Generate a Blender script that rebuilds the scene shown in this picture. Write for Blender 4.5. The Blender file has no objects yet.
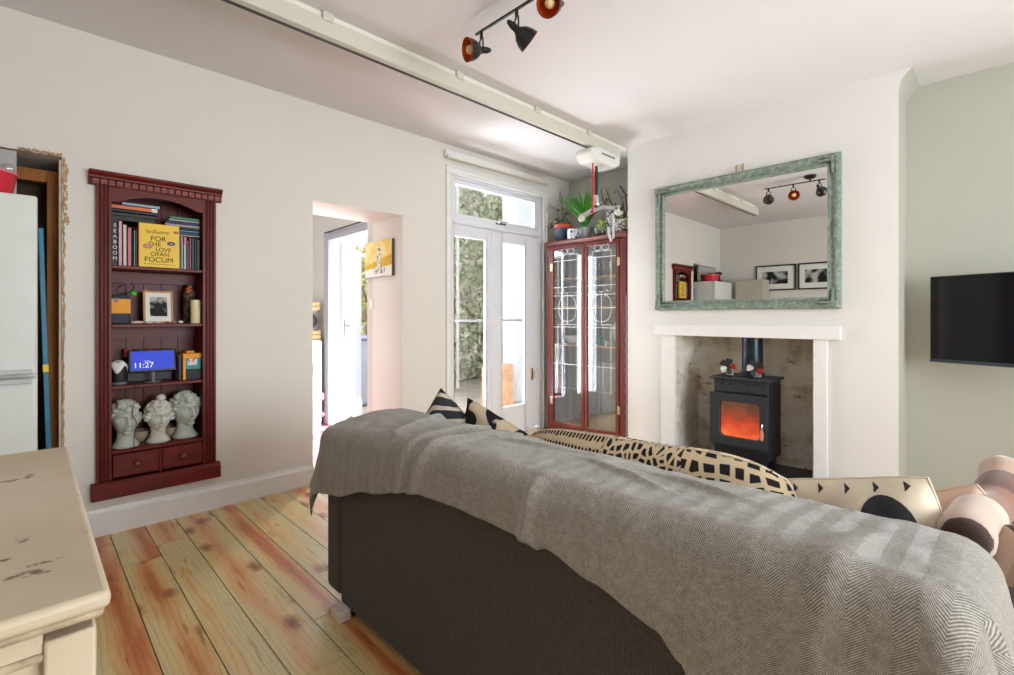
import bpy, bmesh, math, random
from mathutils import Vector, Matrix, noise
S = bpy.context.scene
COL = S.collection
PI = math.pi
rnd = random.Random(7)

# ------------------------------------------------------------------ helpers
def lin(c):
    return tuple(((v / 12.92) if v <= .04045 else ((v + .055) / 1.055) ** 2.4) for v in c)
def rgb(r, g, b):
    return (*lin((r / 255, g / 255, b / 255)), 1)

class MB:
    def __init__(s): s.bm = bmesh.new()
    def box(s, x0, y0, z0, x1, y1, z1, M=None):
        v = [s.bm.verts.new((x, y, z)) for x in (x0, x1) for y in (y0, y1) for z in (z0, z1)]
        for f in ((0, 1, 3, 2), (4, 6, 7, 5), (0, 4, 5, 1), (2, 3, 7, 6), (0, 2, 6, 4), (1, 5, 7, 3)):
            s.bm.faces.new([v[i] for i in f])
        if M is not None: bmesh.ops.transform(s.bm, matrix=M, verts=v)
        return s
    def tube(s, pts, r, n=10, cap=True):
        pts = [Vector(p) for p in pts]
        rs = r if isinstance(r, (list, tuple)) else [r] * len(pts)
        rings = []; up = None
        for i, p in enumerate(pts):
            d = (pts[min(i + 1, len(pts) - 1)] - pts[max(i - 1, 0)]).normalized()
            if up is None:
                up = Vector((0, 0, 1)) if abs(d.z) < .9 else Vector((1, 0, 0))
            a = d.cross(up)
            if a.length < 1e-4: a = d.cross(Vector((0, 1, .1)))
            a.normalize(); b = a.cross(d).normalized(); up = b
            rings.append([s.bm.verts.new(p + (a * math.cos(t) + b * math.sin(t)) * rs[i])
                          for t in (2 * PI * k / n for k in range(n))])
        for i in range(len(rings) - 1):
            for k in range(n):
                s.bm.faces.new((rings[i][k], rings[i][(k + 1) % n], rings[i + 1][(k + 1) % n], rings[i + 1][k]))
        if cap:
            s.bm.faces.new(rings[0]); s.bm.faces.new(rings[-1])
        return s
    def lathe(s, prof, c=(0, 0, 0), n=24, M=None, cap=True):
        c = Vector(c); rings = []; allv = []
        for r, z in prof:
            ring = [s.bm.verts.new(c + Vector((max(r, 1e-4) * math.cos(2 * PI * k / n), max(r, 1e-4) * math.sin(2 * PI * k / n), z))) for k in range(n)]
            rings.append(ring); allv += ring
        for i in range(len(rings) - 1):
            for k in range(n):
                s.bm.faces.new((rings[i][k], rings[i][(k + 1) % n], rings[i + 1][(k + 1) % n], rings[i + 1][k]))
        if cap:
            s.bm.faces.new(rings[0]); s.bm.faces.new(rings[-1])
        if M is not None: bmesh.ops.transform(s.bm, matrix=M, verts=allv)
        return s
    def prism(s, poly, axis, a, b, M=None):
        def P(u, v, w):
            return {'x': (w, u, v), 'y': (u, w, v), 'z': (u, v, w)}[axis]
        A = [s.bm.verts.new(P(u, v, a)) for u, v in poly]; B = [s.bm.verts.new(P(u, v, b)) for u, v in poly]
        n = len(poly)
        s.bm.faces.new(A); s.bm.faces.new(B[::-1])
        for i in range(n): s.bm.faces.new((A[i], A[(i + 1) % n], B[(i + 1) % n], B[i]))
        if M is not None: bmesh.ops.transform(s.bm, matrix=M, verts=A + B)
        return s
    def ball(s, c, r, sc=(1, 1, 1), sub=2, M=None):
        g = bmesh.ops.create_icosphere(s.bm, subdivisions=sub, radius=r)
        m = Matrix.Translation(c) @ (M or Matrix()) @ Matrix.Diagonal((*sc, 1))
        bmesh.ops.transform(s.bm, matrix=m, verts=g['verts']); return s
    def grid(s, f, nu, nv, closed_u=False):
        V = [[s.bm.verts.new(f(i / nu, j / nv)) for j in range(nv + 1)] for i in range(nu + 1)]
        for i in range(nu):
            for j in range(nv):
                s.bm.faces.new((V[i][j], V[i + 1][j], V[i + 1][j + 1], V[i][j + 1]))
        return V
    def ribbon(s, pts, widths, side, th=.0015):
        side = Vector(side).normalized()
        prev = None; nrm = Vector((0, 0, th))
        for p, w in zip(pts, widths):
            p = Vector(p)
            q = [s.bm.verts.new(p - side * w), s.bm.verts.new(p + side * w), s.bm.verts.new(p + side * w * .9 + nrm), s.bm.verts.new(p - side * w * .9 + nrm)]
            if prev:
                for k in range(4): s.bm.faces.new((prev[k], prev[(k + 1) % 4], q[(k + 1) % 4], q[k]))
            else: s.bm.faces.new(q)
            prev = q
        s.bm.faces.new(prev[::-1]); return s
    def build(s, name, mat, parent=None, local=False, smooth=35, bevel=0, seg=2, solid=0, sub=0):
        bm = s.bm
        bmesh.ops.remove_doubles(bm, verts=bm.verts, dist=1e-6)
        bmesh.ops.recalc_face_normals(bm, faces=bm.faces)
        me = bpy.data.meshes.new(name)
        if parent is not None and not local:
            off = Vector((0, 0, 0)); q = parent
            while q is not None: off += q.location; q = q.parent
            bmesh.ops.translate(bm, verts=bm.verts, vec=-off)
        bm.to_mesh(me); bm.free()
        if smooth:
            me.polygons.foreach_set('use_smooth', [True] * len(me.polygons))
            try: me.set_sharp_from_angle(angle=math.radians(smooth))
            except Exception: pass
        o = bpy.data.objects.new(name, me); COL.objects.link(o)
        for m in (mat if isinstance(mat, (list, tuple)) else [mat]): me.materials.append(m)
        if parent is not None: o.parent = parent
        if bevel:
            b = o.modifiers.new('b', 'BEVEL'); b.width = bevel; b.segments = seg; b.limit_method = 'ANGLE'; b.angle_limit = .6
            b.harden_normals = False
        if solid:
            b = o.modifiers.new('s', 'SOLIDIFY'); b.thickness = solid; b.offset = -1
        if sub:
            b = o.modifiers.new('d', 'SUBSURF'); b.levels = sub; b.render_levels = sub
        return o

def thing(name, label, cat, loc=(0, 0, 0), group=None, rz=0):
    o = bpy.data.objects.new(name, None); COL.objects.link(o)
    o.location = loc; o.rotation_euler = (0, 0, rz); o.empty_display_size = .05
    o['label'] = label; o['category'] = cat
    if group: o['group'] = group
    return o
def tag(o, label, cat, group=None, kind=None):
    o['label'] = label; o['category'] = cat
    if group: o['group'] = group
    if kind: o['kind'] = kind
    return o
def struct(o, label=None):
    o['kind'] = 'structure'
    if label: o['label'] = label
    return o
def dup(root, loc=None, rz=None, label=None):
    r = root.copy(); COL.objects.link(r)
    if loc is not None: r.location = loc
    if rz is not None: r.rotation_euler = (0, 0, rz)
    if label: r['label'] = label
    for ch in list(root.children):
        c = ch.copy(); COL.objects.link(c); c.parent = r
        for g in ch.children:
            d = g.copy(); COL.objects.link(d); d.parent = c
    return r
def text(name, body, size, mat, parent, M, align='CENTER', extrude=.0008):
    c = bpy.data.curves.new(name, 'FONT'); c.body = body; c.size = size; c.align_x = align; c.align_y = 'CENTER'; c.extrude = extrude
    tmp = bpy.data.objects.new(name, c); COL.objects.link(tmp)
    dg = bpy.context.evaluated_depsgraph_get(); me = bpy.data.meshes.new_from_object(tmp.evaluated_get(dg))
    bpy.data.objects.remove(tmp); bpy.data.curves.remove(c)
    me.transform(M); me.materials.clear(); me.materials.append(mat); me.name = name
    o = bpy.data.objects.new(name, me); COL.objects.link(o)
    o.parent = parent
    return o

# ------------------------------------------------------------------ materials
def newmat(name):
    m = bpy.data.materials.new(name); m.use_nodes = True
    nt = m.node_tree; return m, nt, nt.nodes['Principled BSDF']
def N(nt, t, **kw):
    n = nt.nodes.new(t)
    for k, v in kw.items():
        if k.startswith('i_'): n.inputs[k[2:].replace('_', ' ')].default_value = v
        else: setattr(n, k, v)
    return n
def ramp(nt, stops, fac, interp='LINEAR'):
    r = nt.nodes.new('ShaderNodeValToRGB'); r.color_ramp.interpolation = interp
    e = r.color_ramp.elements
    while len(e) < len(stops): e.new(.5)
    for q, (p, c) in zip(e, stops): q.position = p; q.color = c if len(c) == 4 else (*c, 1)
    nt.links.new(fac, r.inputs[0]); return r
def coords(nt, scale=(1, 1, 1), kind='Object', loc=(0, 0, 0)):
    t = N(nt, 'ShaderNodeTexCoord'); m = N(nt, 'ShaderNodeMapping'); m.inputs['Scale'].default_value = scale; m.inputs['Location'].default_value = loc
    nt.links.new(t.outputs[kind], m.inputs[0]); return m.outputs[0]
def mixc(nt, fac, a, b, blend='MIX'):
    m = nt.nodes.new('ShaderNodeMix'); m.data_type = 'RGBA'; m.blend_type = blend
    for sock, v in ((m.inputs[0], fac), (m.inputs[6], a), (m.inputs[7], b)):
        if hasattr(v, 'links'): nt.links.new(v, sock)
        else: sock.default_value = v
    return m.outputs[2]
def mth(nt, op, a, b=0.0, c=None):
    m = nt.nodes.new('ShaderNodeMath'); m.operation = op
    for sock, v in zip(m.inputs, (a, b, c)):
        if v is None: continue
        if hasattr(v, 'links'): nt.links.new(v, sock)
        else: sock.default_value = v
    return m.outputs[0]
def noi(nt, vec, scale, detail=4, rough=.55):
    n = N(nt, 'ShaderNodeTexNoise'); n.inputs['Scale'].default_value = scale; n.inputs['Detail'].default_value = detail; n.inputs['Roughness'].default_value = rough
    nt.links.new(vec, n.inputs['Vector']); return n.outputs[0]
def bump(nt, p, h, strength=.2, dist=.01):
    b = N(nt, 'ShaderNodeBump'); b.inputs['Strength'].default_value = strength; b.inputs['Distance'].default_value = dist
    nt.links.new(h, b.inputs['Height']); nt.links.new(b.outputs[0], p.inputs['Normal'])
def plain(name, col, rough=.6, metal=0, var=.06, nscale=12, bmp=0, spec=.5, coat=0):
    m, nt, p = newmat(name)
    v = coords(nt); n = noi(nt, v, nscale)
    a = tuple(max(0, c * (1 - var)) for c in col[:3]) + (1,); b = tuple(min(1, c * (1 + var)) for c in col[:3]) + (1,)
    r = ramp(nt, [(.3, a), (.7, b)], n); nt.links.new(r.outputs[0], p.inputs['Base Color'])
    p.inputs['Roughness'].default_value = rough; p.inputs['Metallic'].default_value = metal
    p.inputs['Specular IOR Level'].default_value = spec; p.inputs['Coat Weight'].default_value = coat
    if bmp: bump(nt, p, noi(nt, v, nscale * 6), bmp, .004)
    return m
def wood(name, c1, c2, axis='z', rough=.35, scale=1.0, coat=0, dark=None, wear=0):
    m, nt, p = newmat(name)
    k = {'x': (1.2, 14, 14), 'y': (14, 1.2, 14), 'z': (14, 14, 1.2)}[axis]
    v = coords(nt, tuple(q * scale for q in k))
    n = noi(nt, v, 3, 6, .6); n2 = noi(nt, v, 14, 3, .5)
    f = mth(nt, 'ADD', mth(nt, 'MULTIPLY', n, .75), mth(nt, 'MULTIPLY', n2, .3))
    r = ramp(nt, [(.3, c1), (.72, c2)], f)
    out = r.outputs[0]
    nt.links.new(out, p.inputs['Base Color']); p.inputs['Roughness'].default_value = rough; p.inputs['Coat Weight'].default_value = coat
    p.inputs['Coat Roughness'].default_value = .25; p.inputs['Specular IOR Level'].default_value = .3
    bump(nt, p, n2, .12, .003); return m
def emit(name, col, strength=1):
    m, nt, p = newmat(name)
    p.inputs['Base Color'].default_value = (0.01, .01, .01, 1)
    n = noi(nt, coords(nt), 6)
    r = ramp(nt, [(.2, tuple(c * .85 for c in col[:3]) + (1,)), (.8, col)], n)
    nt.links.new(r.outputs[0], p.inputs['Emission Color']); p.inputs['Emission Strength'].default_value = strength
    return m
def glassmat(name, tint=(.96, .98, .98, 1), rough=.02, refl=.12):
    m, nt, p = newmat(name)
    out = nt.nodes['Material Output']
    t = N(nt, 'ShaderNodeBsdfTransparent'); t.inputs[0].default_value = tint
    g = N(nt, 'ShaderNodeBsdfGlossy'); g.inputs['Roughness'].default_value = rough
    l = N(nt, 'ShaderNodeLayerWeight'); l.inputs[0].default_value = .5
    fc = mth(nt, 'ADD', mth(nt, 'MULTIPLY', mth(nt, 'POWER', l.outputs['Facing'], 2.5), refl * 2), refl * .35)
    x = N(nt, 'ShaderNodeMixShader'); nt.links.new(fc, x.inputs[0])
    nt.links.new(t.outputs[0], x.inputs[1]); nt.links.new(g.outputs[0], x.inputs[2]); nt.links.new(x.outputs[0], out.inputs[0])
    return m

M = {}
def wallmat(name, col, sc=1.0):
    m, nt, p = newmat(name); v = coords(nt)
    n = noi(nt, v, 1.3, 3); a = tuple(c * .97 for c in col[:3]) + (1,)
    r = ramp(nt, [(.35, a), (.65, col)], n); nt.links.new(r.outputs[0], p.inputs['Base Color'])
    p.inputs['Roughness'].default_value = .75; p.inputs['Specular IOR Level'].default_value = .25
    bump(nt, p, noi(nt, v, 26, 5), .09, .006); return m
M['wall'] = wallmat('wall_paint', rgb(226, 221, 214))
M['wall_east'] = wallmat('wall_paint_east', rgb(226, 223, 220))
M['alcove'] = wallmat('shaded_alcove_paint', rgb(184, 184, 172))  # greener paint, with the alcove's shade darkened into the colour
M['ceiling'] = wallmat('ceiling_paint', rgb(226, 223, 226))
M['trim'] = plain('white_gloss_trim', rgb(232, 231, 230), .35, var=.02)
M['upvc'] = plain('door_white', rgb(228, 229, 236), .35, var=.02)
M['leafpaint'] = plain('passage_door_paint', rgb(168, 172, 180), .4, var=.02)
M['cream_wall'] = wallmat('passage_paint', rgb(206, 205, 199))
M['pinkfloor'] = plain('pink_floor', rgb(236, 150, 168), .4, var=.05, nscale=3)
M['red_wood'] = wood('mahogany_stain', rgb(46, 8, 5), rgb(114, 25, 15), 'z', .42, coat=.03)
M['red_wood_x'] = wood('mahogany_stain_horizontal', rgb(52, 10, 6), rgb(122, 27, 16), 'x', .42, coat=.03)
M['dentil'] = wood('dentil_wood', rgb(110, 46, 40), rgb(150, 78, 68), 'x', .4)
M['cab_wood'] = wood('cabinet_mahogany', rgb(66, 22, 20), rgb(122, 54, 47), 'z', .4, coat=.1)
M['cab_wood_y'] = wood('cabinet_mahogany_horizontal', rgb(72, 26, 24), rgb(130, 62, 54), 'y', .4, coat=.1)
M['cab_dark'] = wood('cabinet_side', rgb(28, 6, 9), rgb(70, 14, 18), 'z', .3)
M['shelf_oak'] = wood('oak_shelf', rgb(168, 122, 76), rgb(214, 170, 118), 'y', .5)
M['timber'] = wood('raw_timber', rgb(124, 74, 34), rgb(178, 116, 60), 'z', .7)
M['dark_board'] = plain('dark_board', rgb(74, 58, 40), .8, var=.2, nscale=5)
M['black'] = plain('black_metal', rgb(22, 22, 24), .35, var=.1)
M['matt_black'] = plain('matt_black', rgb(30, 30, 33), .6, var=.15)
M['iron'] = plain('stove_iron', rgb(54, 58, 63), .5, .35, var=.12, nscale=20, bmp=.1)
M['iron_dark'] = plain('stove_iron_dark', rgb(28, 31, 34), .5, .2, var=.15, nscale=20)
M['flue'] = plain('flue_enamel', rgb(26, 40, 50), .3, .3)
M['chrome'] = plain('chrome', rgb(205, 206, 208), .18, 1, var=.03)
M['alu'] = plain('aluminium', rgb(205, 203, 196), .35, .3, var=.03)
M['copper'] = plain('copper_inside', rgb(206, 92, 32), .35, .5, var=.1)
M['bulb'] = plain('bulb_glass', rgb(230, 205, 150), .2, var=.03)
M['plastic'] = plain('white_plastic', rgb(226, 225, 220), .4, var=.02)
M['fridge'] = plain('fridge_white', rgb(222, 225, 222), .35, var=.02)
M['grey'] = plain('mid_grey', rgb(120, 120, 122), .5)
M['red'] = plain('red_plastic', rgb(214, 38, 60), .35, var=.05)
M['pink'] = plain('pink_plastic', rgb(240, 120, 136), .4)
M['blue_level'] = plain('blue_level', rgb(32, 112, 146), .4, var=.15, nscale=8)
M['yellow'] = plain('yellow', rgb(238, 206, 30), .5)
M['orange'] = plain('orange_paper', rgb(240, 160, 36), .6, var=.03)
M['fan_red'] = plain('fan_red', rgb(160, 24, 30), .4)
M['green'] = plain('green_ball', rgb(70, 190, 60), .4)
M['navy'] = plain('navy', rgb(34, 38, 58), .6, var=.2)
M['white'] = plain('white_paper', rgb(236, 234, 230), .7, var=.02)
M['page'] = plain('page_paper', rgb(226, 216, 196), .8, var=.05, nscale=60)
M['ink'] = plain('ink', rgb(60, 50, 24), .7)
M['candle'] = plain('candle_wax', rgb(226, 214, 166), .45, var=.03)
M['oak_frame'] = wood('photo_frame_wood', rgb(170, 110, 66), rgb(208, 150, 96), 'z', .5)
M['stone'] = plain('pebble', rgb(200, 186, 170), .7, var=.2)
M['plaster'] = plain('plaster', rgb(206, 204, 194), .75, var=.1, nscale=22, bmp=.15)
M['plaster_cool'] = plain('plaster_cool', rgb(186, 190, 182), .75, var=.12, nscale=22, bmp=.15)
M['clay'] = plain('clay_bowl', rgb(188, 170, 140), .8, var=.2)
M['glass'] = glassmat('pane_glass')
M['glass_blue'] = glassmat('cabinet_glass', (.96, .98, .98, 1), .015, .42)
M['drink'] = glassmat('drinking_glass', (.93, .95, .95, 1), .05, .25)
M['lead'] = plain('lead_came', rgb(232, 234, 236), .5)
M['mirror_frame'] = None
M['leaf'] = plain('leaf_green', rgb(66, 142, 44), .45, var=.35, nscale=9)
M['leaf_dark'] = plain('leaf_dark', rgb(56, 78, 44), .5, var=.35, nscale=9)
M['leaf_pale'] = plain('leaf_pale', rgb(150, 186, 84), .5, var=.25, nscale=14)
M['stem'] = plain('stem_brown', rgb(92, 72, 58), .7, var=.2)
M['soil'] = plain('soil', rgb(60, 44, 34), .95, var=.3)
M['terracotta'] = plain('terracotta_rim', rgb(196, 82, 54), .55, var=.1)
M['sofa'] = None

def mirror_paint():
    m, nt, p = newmat('sage_frame_paint'); v = coords(nt)
    n = noi(nt, v, 30, 6, .7)
    r = ramp(nt, [(.25, rgb(80, 94, 84)), (.5, rgb(122, 138, 126)), (.75, rgb(166, 178, 166))], n)
    nt.links.new(r.outputs[0], p.inputs['Base Color']); p.inputs['Roughness'].default_value = .45
    bump(nt, p, n, .15, .003); return m
M['mirror_frame'] = mirror_paint()
m, nt, p = newmat('silvered_glass'); p.inputs['Metallic'].default_value = 1; p.inputs['Roughness'].default_value = .0
n_ = noi(nt, coords(nt), 3); r_ = ramp(nt, [(0, (.86, .87, .86, 1)), (1, (.9, .9, .89, 1))], n_); nt.links.new(r_.outputs[0], p.inputs['Base Color']); M['mirror'] = m

# floorboards: colour from object-space position, one tone per board from a face attribute
def floor_mat():
    m, nt, p = newmat('pine_boards')
    at = N(nt, 'ShaderNodeAttribute', attribute_name='board'); seed = at.outputs['Fac']
    ax = N(nt, 'ShaderNodeAttribute', attribute_name='across'); acr = ax.outputs['Fac']
    tc = N(nt, 'ShaderNodeTexCoord'); off = N(nt, 'ShaderNodeCombineXYZ')
    nt.links.new(mth(nt, 'MULTIPLY', seed, 37.0), off.inputs[1]); nt.links.new(mth(nt, 'MULTIPLY', seed, 11.0), off.inputs[0])
    add = N(nt, 'ShaderNodeVectorMath', operation='ADD'); nt.links.new(tc.outputs['Object'], add.inputs[0]); nt.links.new(off.outputs[0], add.inputs[1])
    def mp(sc):
        q = N(nt, 'ShaderNodeMapping'); q.inputs['Scale'].default_value = sc; nt.links.new(add.outputs[0], q.inputs[0]); return q.outputs[0]
    big = noi(nt, mp((5, .9, 1)), 1.6, 3, .5)
    # heartwood runs down the board's middle, sapwood along the edges
    heart = mth(nt, 'SUBTRACT', 1.0, mth(nt, 'ABSOLUTE', mth(nt, 'SUBTRACT', acr, mth(nt, 'ADD', .25, mth(nt, 'MULTIPLY', seed, .5)))))
    f = mth(nt, 'ADD', mth(nt, 'MULTIPLY', heart, .62), mth(nt, 'MULTIPLY', big, .62))
    f = mth(nt, 'ADD', f, mth(nt, 'MULTIPLY', mth(nt, 'SUBTRACT', seed, .5), .22))
    base = ramp(nt, [(.56, rgb(216, 202, 152)), (.74, rgb(226, 200, 142)), (.88, rgb(222, 164, 104)), (1.04, rgb(196, 110, 60))], f)
    # grain lines
    w = N(nt, 'ShaderNodeTexWave', wave_type='BANDS', bands_direction='X'); w.inputs['Scale'].default_value = 6; w.inputs['Distortion'].default_value = 12
    w.inputs['Detail'].default_value = 3; w.inputs['Detail Scale'].default_value = .8
    nt.links.new(mp((2.6, .32, 1)), w.inputs['Vector'])
    g = ramp(nt, [(.0, (.72, .6, .48, 1)), (.45, (1, 1, 1, 1))], w.outputs['Fac'])
    col = mixc(nt, .38, base.outputs[0], g.outputs[0], 'MULTIPLY')
    fine = noi(nt, mp((60, 3, 1)), 4, 3); fr = ramp(nt, [(.3, (.86, .8, .72, 1)), (.6, (1, 1, 1, 1))], fine)
    col = mixc(nt, .5, col, fr.outputs[0], 'MULTIPLY')
    # knots
    vo = N(nt, 'ShaderNodeTexVoronoi', feature='F1'); vo.inputs['Scale'].default_value = 1; vo.inputs['Randomness'].default_value = 1
    nv = N(nt, 'ShaderNodeTexNoise'); nv.inputs['Scale'].default_value = 22; nt.links.new(add.outputs[0], nv.inputs['Vector'])
    vm = N(nt, 'ShaderNodeVectorMath', operation='MULTIPLY_ADD'); nt.links.new(nv.outputs['Color'], vm.inputs[0]); vm.inputs[1].default_value = (.22, .22, 0); nt.links.new(mp((6.8, 3.2, 1)), vm.inputs[2])
    nt.links.new(vm.outputs[0], vo.inputs['Vector'])
    kn = ramp(nt, [(.05, rgb(112, 50, 26)), (.11, rgb(186, 108, 64)), (.27, (1, 1, 1, 1))], vo.outputs['Distance'])
    col = mixc(nt, .9, col, kn.outputs[0], 'MULTIPLY')
    # dark streaks
    st = noi(nt, mp((16, 1.4, 1)), 2.2, 4, .6); sr = ramp(nt, [(.60, (1, 1, 1, 1)), (.7, rgb(186, 104, 62))], st)
    col = mixc(nt, .75, col, sr.outputs[0], 'MULTIPLY')
    nt.links.new(col, p.inputs['Base Color']); p.inputs['Roughness'].default_value = .34
    p.inputs['Coat Weight'].default_value = .35; p.inputs['Coat Roughness'].default_value = .3
    bump(nt, p, fine, .06, .003); return m
M['floor'] = floor_mat()

def fabric(name, c1, c2, scale=160, rough=.95, bmp=.4):
    m, nt, p = newmat(name); v = coords(nt)
    a = N(nt, 'ShaderNodeTexWave', bands_direction='Z'); a.inputs['Scale'].default_value = scale * .35; a.inputs['Distortion'].default_value = 2.5; nt.links.new(v, a.inputs['Vector'])
    b = N(nt, 'ShaderNodeTexWave', bands_direction='Y'); b.inputs['Scale'].default_value = scale * .35; b.inputs['Distortion'].default_value = 2.5; nt.links.new(v, b.inputs['Vector'])
    n = noi(nt, v, scale * .6, 3)
    f = mth(nt, 'ADD', mth(nt, 'MULTIPLY', mth(nt, 'ADD', a.outputs['Fac'], b.outputs['Fac']), .3), mth(nt, 'MULTIPLY', n, .5))
    r = ramp(nt, [(.25, c1), (.8, c2)], f); nt.links.new(r.outputs[0], p.inputs['Base Color'])
    p.inputs['Roughness'].default_value = rough; p.inputs['Specular IOR Level'].default_value = .15
    p.inputs['Sheen Weight'].default_value = .15
    bump(nt, p, f, bmp, .003); return m
M['sofa'] = fabric('charcoal_weave', rgb(45, 43, 41), rgb(92, 88, 84), 150)

def herringbone():
    m, nt, p = newmat('herringbone_wool')
    uv = N(nt, 'ShaderNodeUVMap', uv_map='UVMap'); sp = N(nt, 'ShaderNodeSeparateXYZ'); nt.links.new(uv.outputs[0], sp.inputs[0])
    u, v = sp.outputs[0], sp.outputs[1]                     # metres: u down the drape, v along the sofa
    tri = mth(nt, 'ABSOLUTE', mth(nt, 'SUBTRACT', mth(nt, 'FRACT', mth(nt, 'MULTIPLY', v, 17.0)), .5))
    ph = mth(nt, 'ADD', mth(nt, 'MULTIPLY', u, 250.0), mth(nt, 'MULTIPLY', tri, 12.0))
    st = mth(nt, 'ABSOLUTE', mth(nt, 'SUBTRACT', mth(nt, 'FRACT', ph), .5))
    tex = N(nt, 'ShaderNodeTexCoord')
    n = noi(nt, tex.outputs['Object'], 260, 2); n2 = noi(nt, tex.outputs['Object'], 60, 4)
    f = mth(nt, 'ADD', mth(nt, 'MULTIPLY', st, .85), mth(nt, 'ADD', mth(nt, 'MULTIPLY', n, .35), mth(nt, 'MULTIPLY', n2, .25)))
    r = ramp(nt, [(.25, rgb(92, 87, 79)), (.5, rgb(144, 138, 129)), (.78, rgb(202, 198, 191))], f)
    nt.links.new(r.outputs[0], p.inputs['Base Color']); p.inputs['Roughness'].default_value = .95
    p.inputs['Specular IOR Level'].default_value = .1; p.inputs['Sheen Weight'].default_value = .4; p.inputs['Sheen Roughness'].default_value = .4
    bump(nt, p, f, .5, .004); return m
M['throw'] = herringbone()

def spots():
    m, nt, p = newmat('mudcloth_print')
    uv = N(nt, 'ShaderNodeUVMap', uv_map='UVMap'); sp = N(nt, 'ShaderNodeSeparateXYZ'); nt.links.new(uv.outputs[0], sp.inputs[0])
    u, v = sp.outputs[0], sp.outputs[1]                     # u 0..1 along length
    def cells(su, sv, rnd_, lo, hi):
        mp = N(nt, 'ShaderNodeMapping'); mp.inputs['Scale'].default_value = (su, sv, 1); nt.links.new(uv.outputs[0], mp.inputs[0])
        vo = N(nt, 'ShaderNodeTexVoronoi', feature='DISTANCE_TO_EDGE', voronoi_dimensions='2D'); vo.inputs['Scale'].default_value = 1; vo.inputs['Randomness'].default_value = rnd_
        nt.links.new(mp.outputs[0], vo.inputs['Vector'])
        return ramp(nt, [(lo, (1, 1, 1, 1)), (hi, (0, 0, 0, 1))], vo.outputs['Distance']).outputs[0]
    a = cells(60, 9, .12, .16, .22); b = cells(42, 20, .75, .17, .22); c = cells(24, 11, .35, .15, .19)
    nz = mth(nt, 'MULTIPLY', noi(nt, uv.outputs[0], 5), .1)
    uu = mth(nt, 'ADD', u, nz)
    f1 = mth(nt, 'GREATER_THAN', uu, .47); f2 = mth(nt, 'GREATER_THAN', uu, .77)
    k = mixc(nt, f2, mixc(nt, f1, a, b), c)
    col = mixc(nt, k, rgb(44, 42, 44), rgb(222, 200, 166))
    nt.links.new(col, p.inputs['Base Color']); p.inputs['Roughness'].default_value = .9; p.inputs['Specular IOR Level'].default_value = .1
    return m
M['spots'] = spots()
def blobs(name, bg, fg, sc, lo, hi, seed=0):
    m, nt, p = newmat(name); v = coords(nt, (sc, sc, sc), loc=(seed, seed * .7, seed * .3))
    n = noi(nt, v, 1, 1, .3); r = ramp(nt, [(lo, fg), (hi, bg)], n)
    nt.links.new(r.outputs[0], p.inputs['Base Color']); p.inputs['Roughness'].default_value = .9; p.inputs['Specular IOR Level'].default_value = .15; return m
M['cream'] = plain('cream_linen', rgb(228, 214, 190), .9, var=.07, nscale=20)
M['cream_marks'] = blobs('cream_marks', rgb(222, 204, 174), rgb(44, 42, 48), 9, .40, .42, 3)
M['blush'] = plain('blush_linen', rgb(212, 182, 164), .9, var=.05)
M['black_linen'] = plain('black_linen', rgb(52, 54, 60), .9, var=.2, nscale=30)
def leafprint():
    m, nt, p = newmat('leaf_print'); v = coords(nt, (10, 10, 10), loc=(1.3, .4, 2.1))
    w = N(nt, 'ShaderNodeTexWave', bands_direction='DIAGONAL'); w.inputs['Scale'].default_value = .5; w.inputs['Distortion'].default_value = 6; w.inputs['Detail'].default_value = .5; w.inputs['Detail Scale'].default_value = 1
    nt.links.new(v, w.inputs['Vector'])
    r = ramp(nt, [(.74, rgb(48, 52, 60)), (.78, rgb(214, 206, 190))], w.outputs['Fac'])
    nt.links.new(r.outputs[0], p.inputs['Base Color']); p.inputs['Roughness'].default_value = .85; return m
M['leafprint'] = leafprint()
def patchwork():
    m, nt, p = newmat('brown_patch_fleece')
    uv = N(nt, 'ShaderNodeUVMap', uv_map='UVMap')
    mp = N(nt, 'ShaderNodeMapping'); mp.inputs['Rotation'].default_value = (0, 0, .6); nt.links.new(uv.outputs[0], mp.inputs[0])
    vo = N(nt, 'ShaderNodeTexVoronoi', distance='CHEBYCHEV', voronoi_dimensions='2D'); vo.inputs['Scale'].default_value = 8.5; vo.inputs['Randomness'].default_value = .3
    nt.links.new(mp.outputs[0], vo.inputs['Vector'])
    sp = N(nt, 'ShaderNodeSeparateColor'); nt.links.new(vo.outputs['Color'], sp.inputs[0])
    r = ramp(nt, [(0, rgb(98, 58, 42)), (.25, rgb(170, 140, 120)), (.42, rgb(70, 42, 32)), (.66, rgb(130, 84, 64)), (.88, rgb(184, 156, 138))], sp.outputs[0], 'CONSTANT')
    nt.links.new(r.outputs[0], p.inputs['Base Color']); p.inputs['Roughness'].default_value = .95; p.inputs['Sheen Weight'].default_value = .5; return m
M['patch'] = patchwork()
M['dark_fleece'] = plain('dark_brown_fleece', rgb(46, 32, 27), .95, var=.3, nscale=30, bmp=.3)

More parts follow.
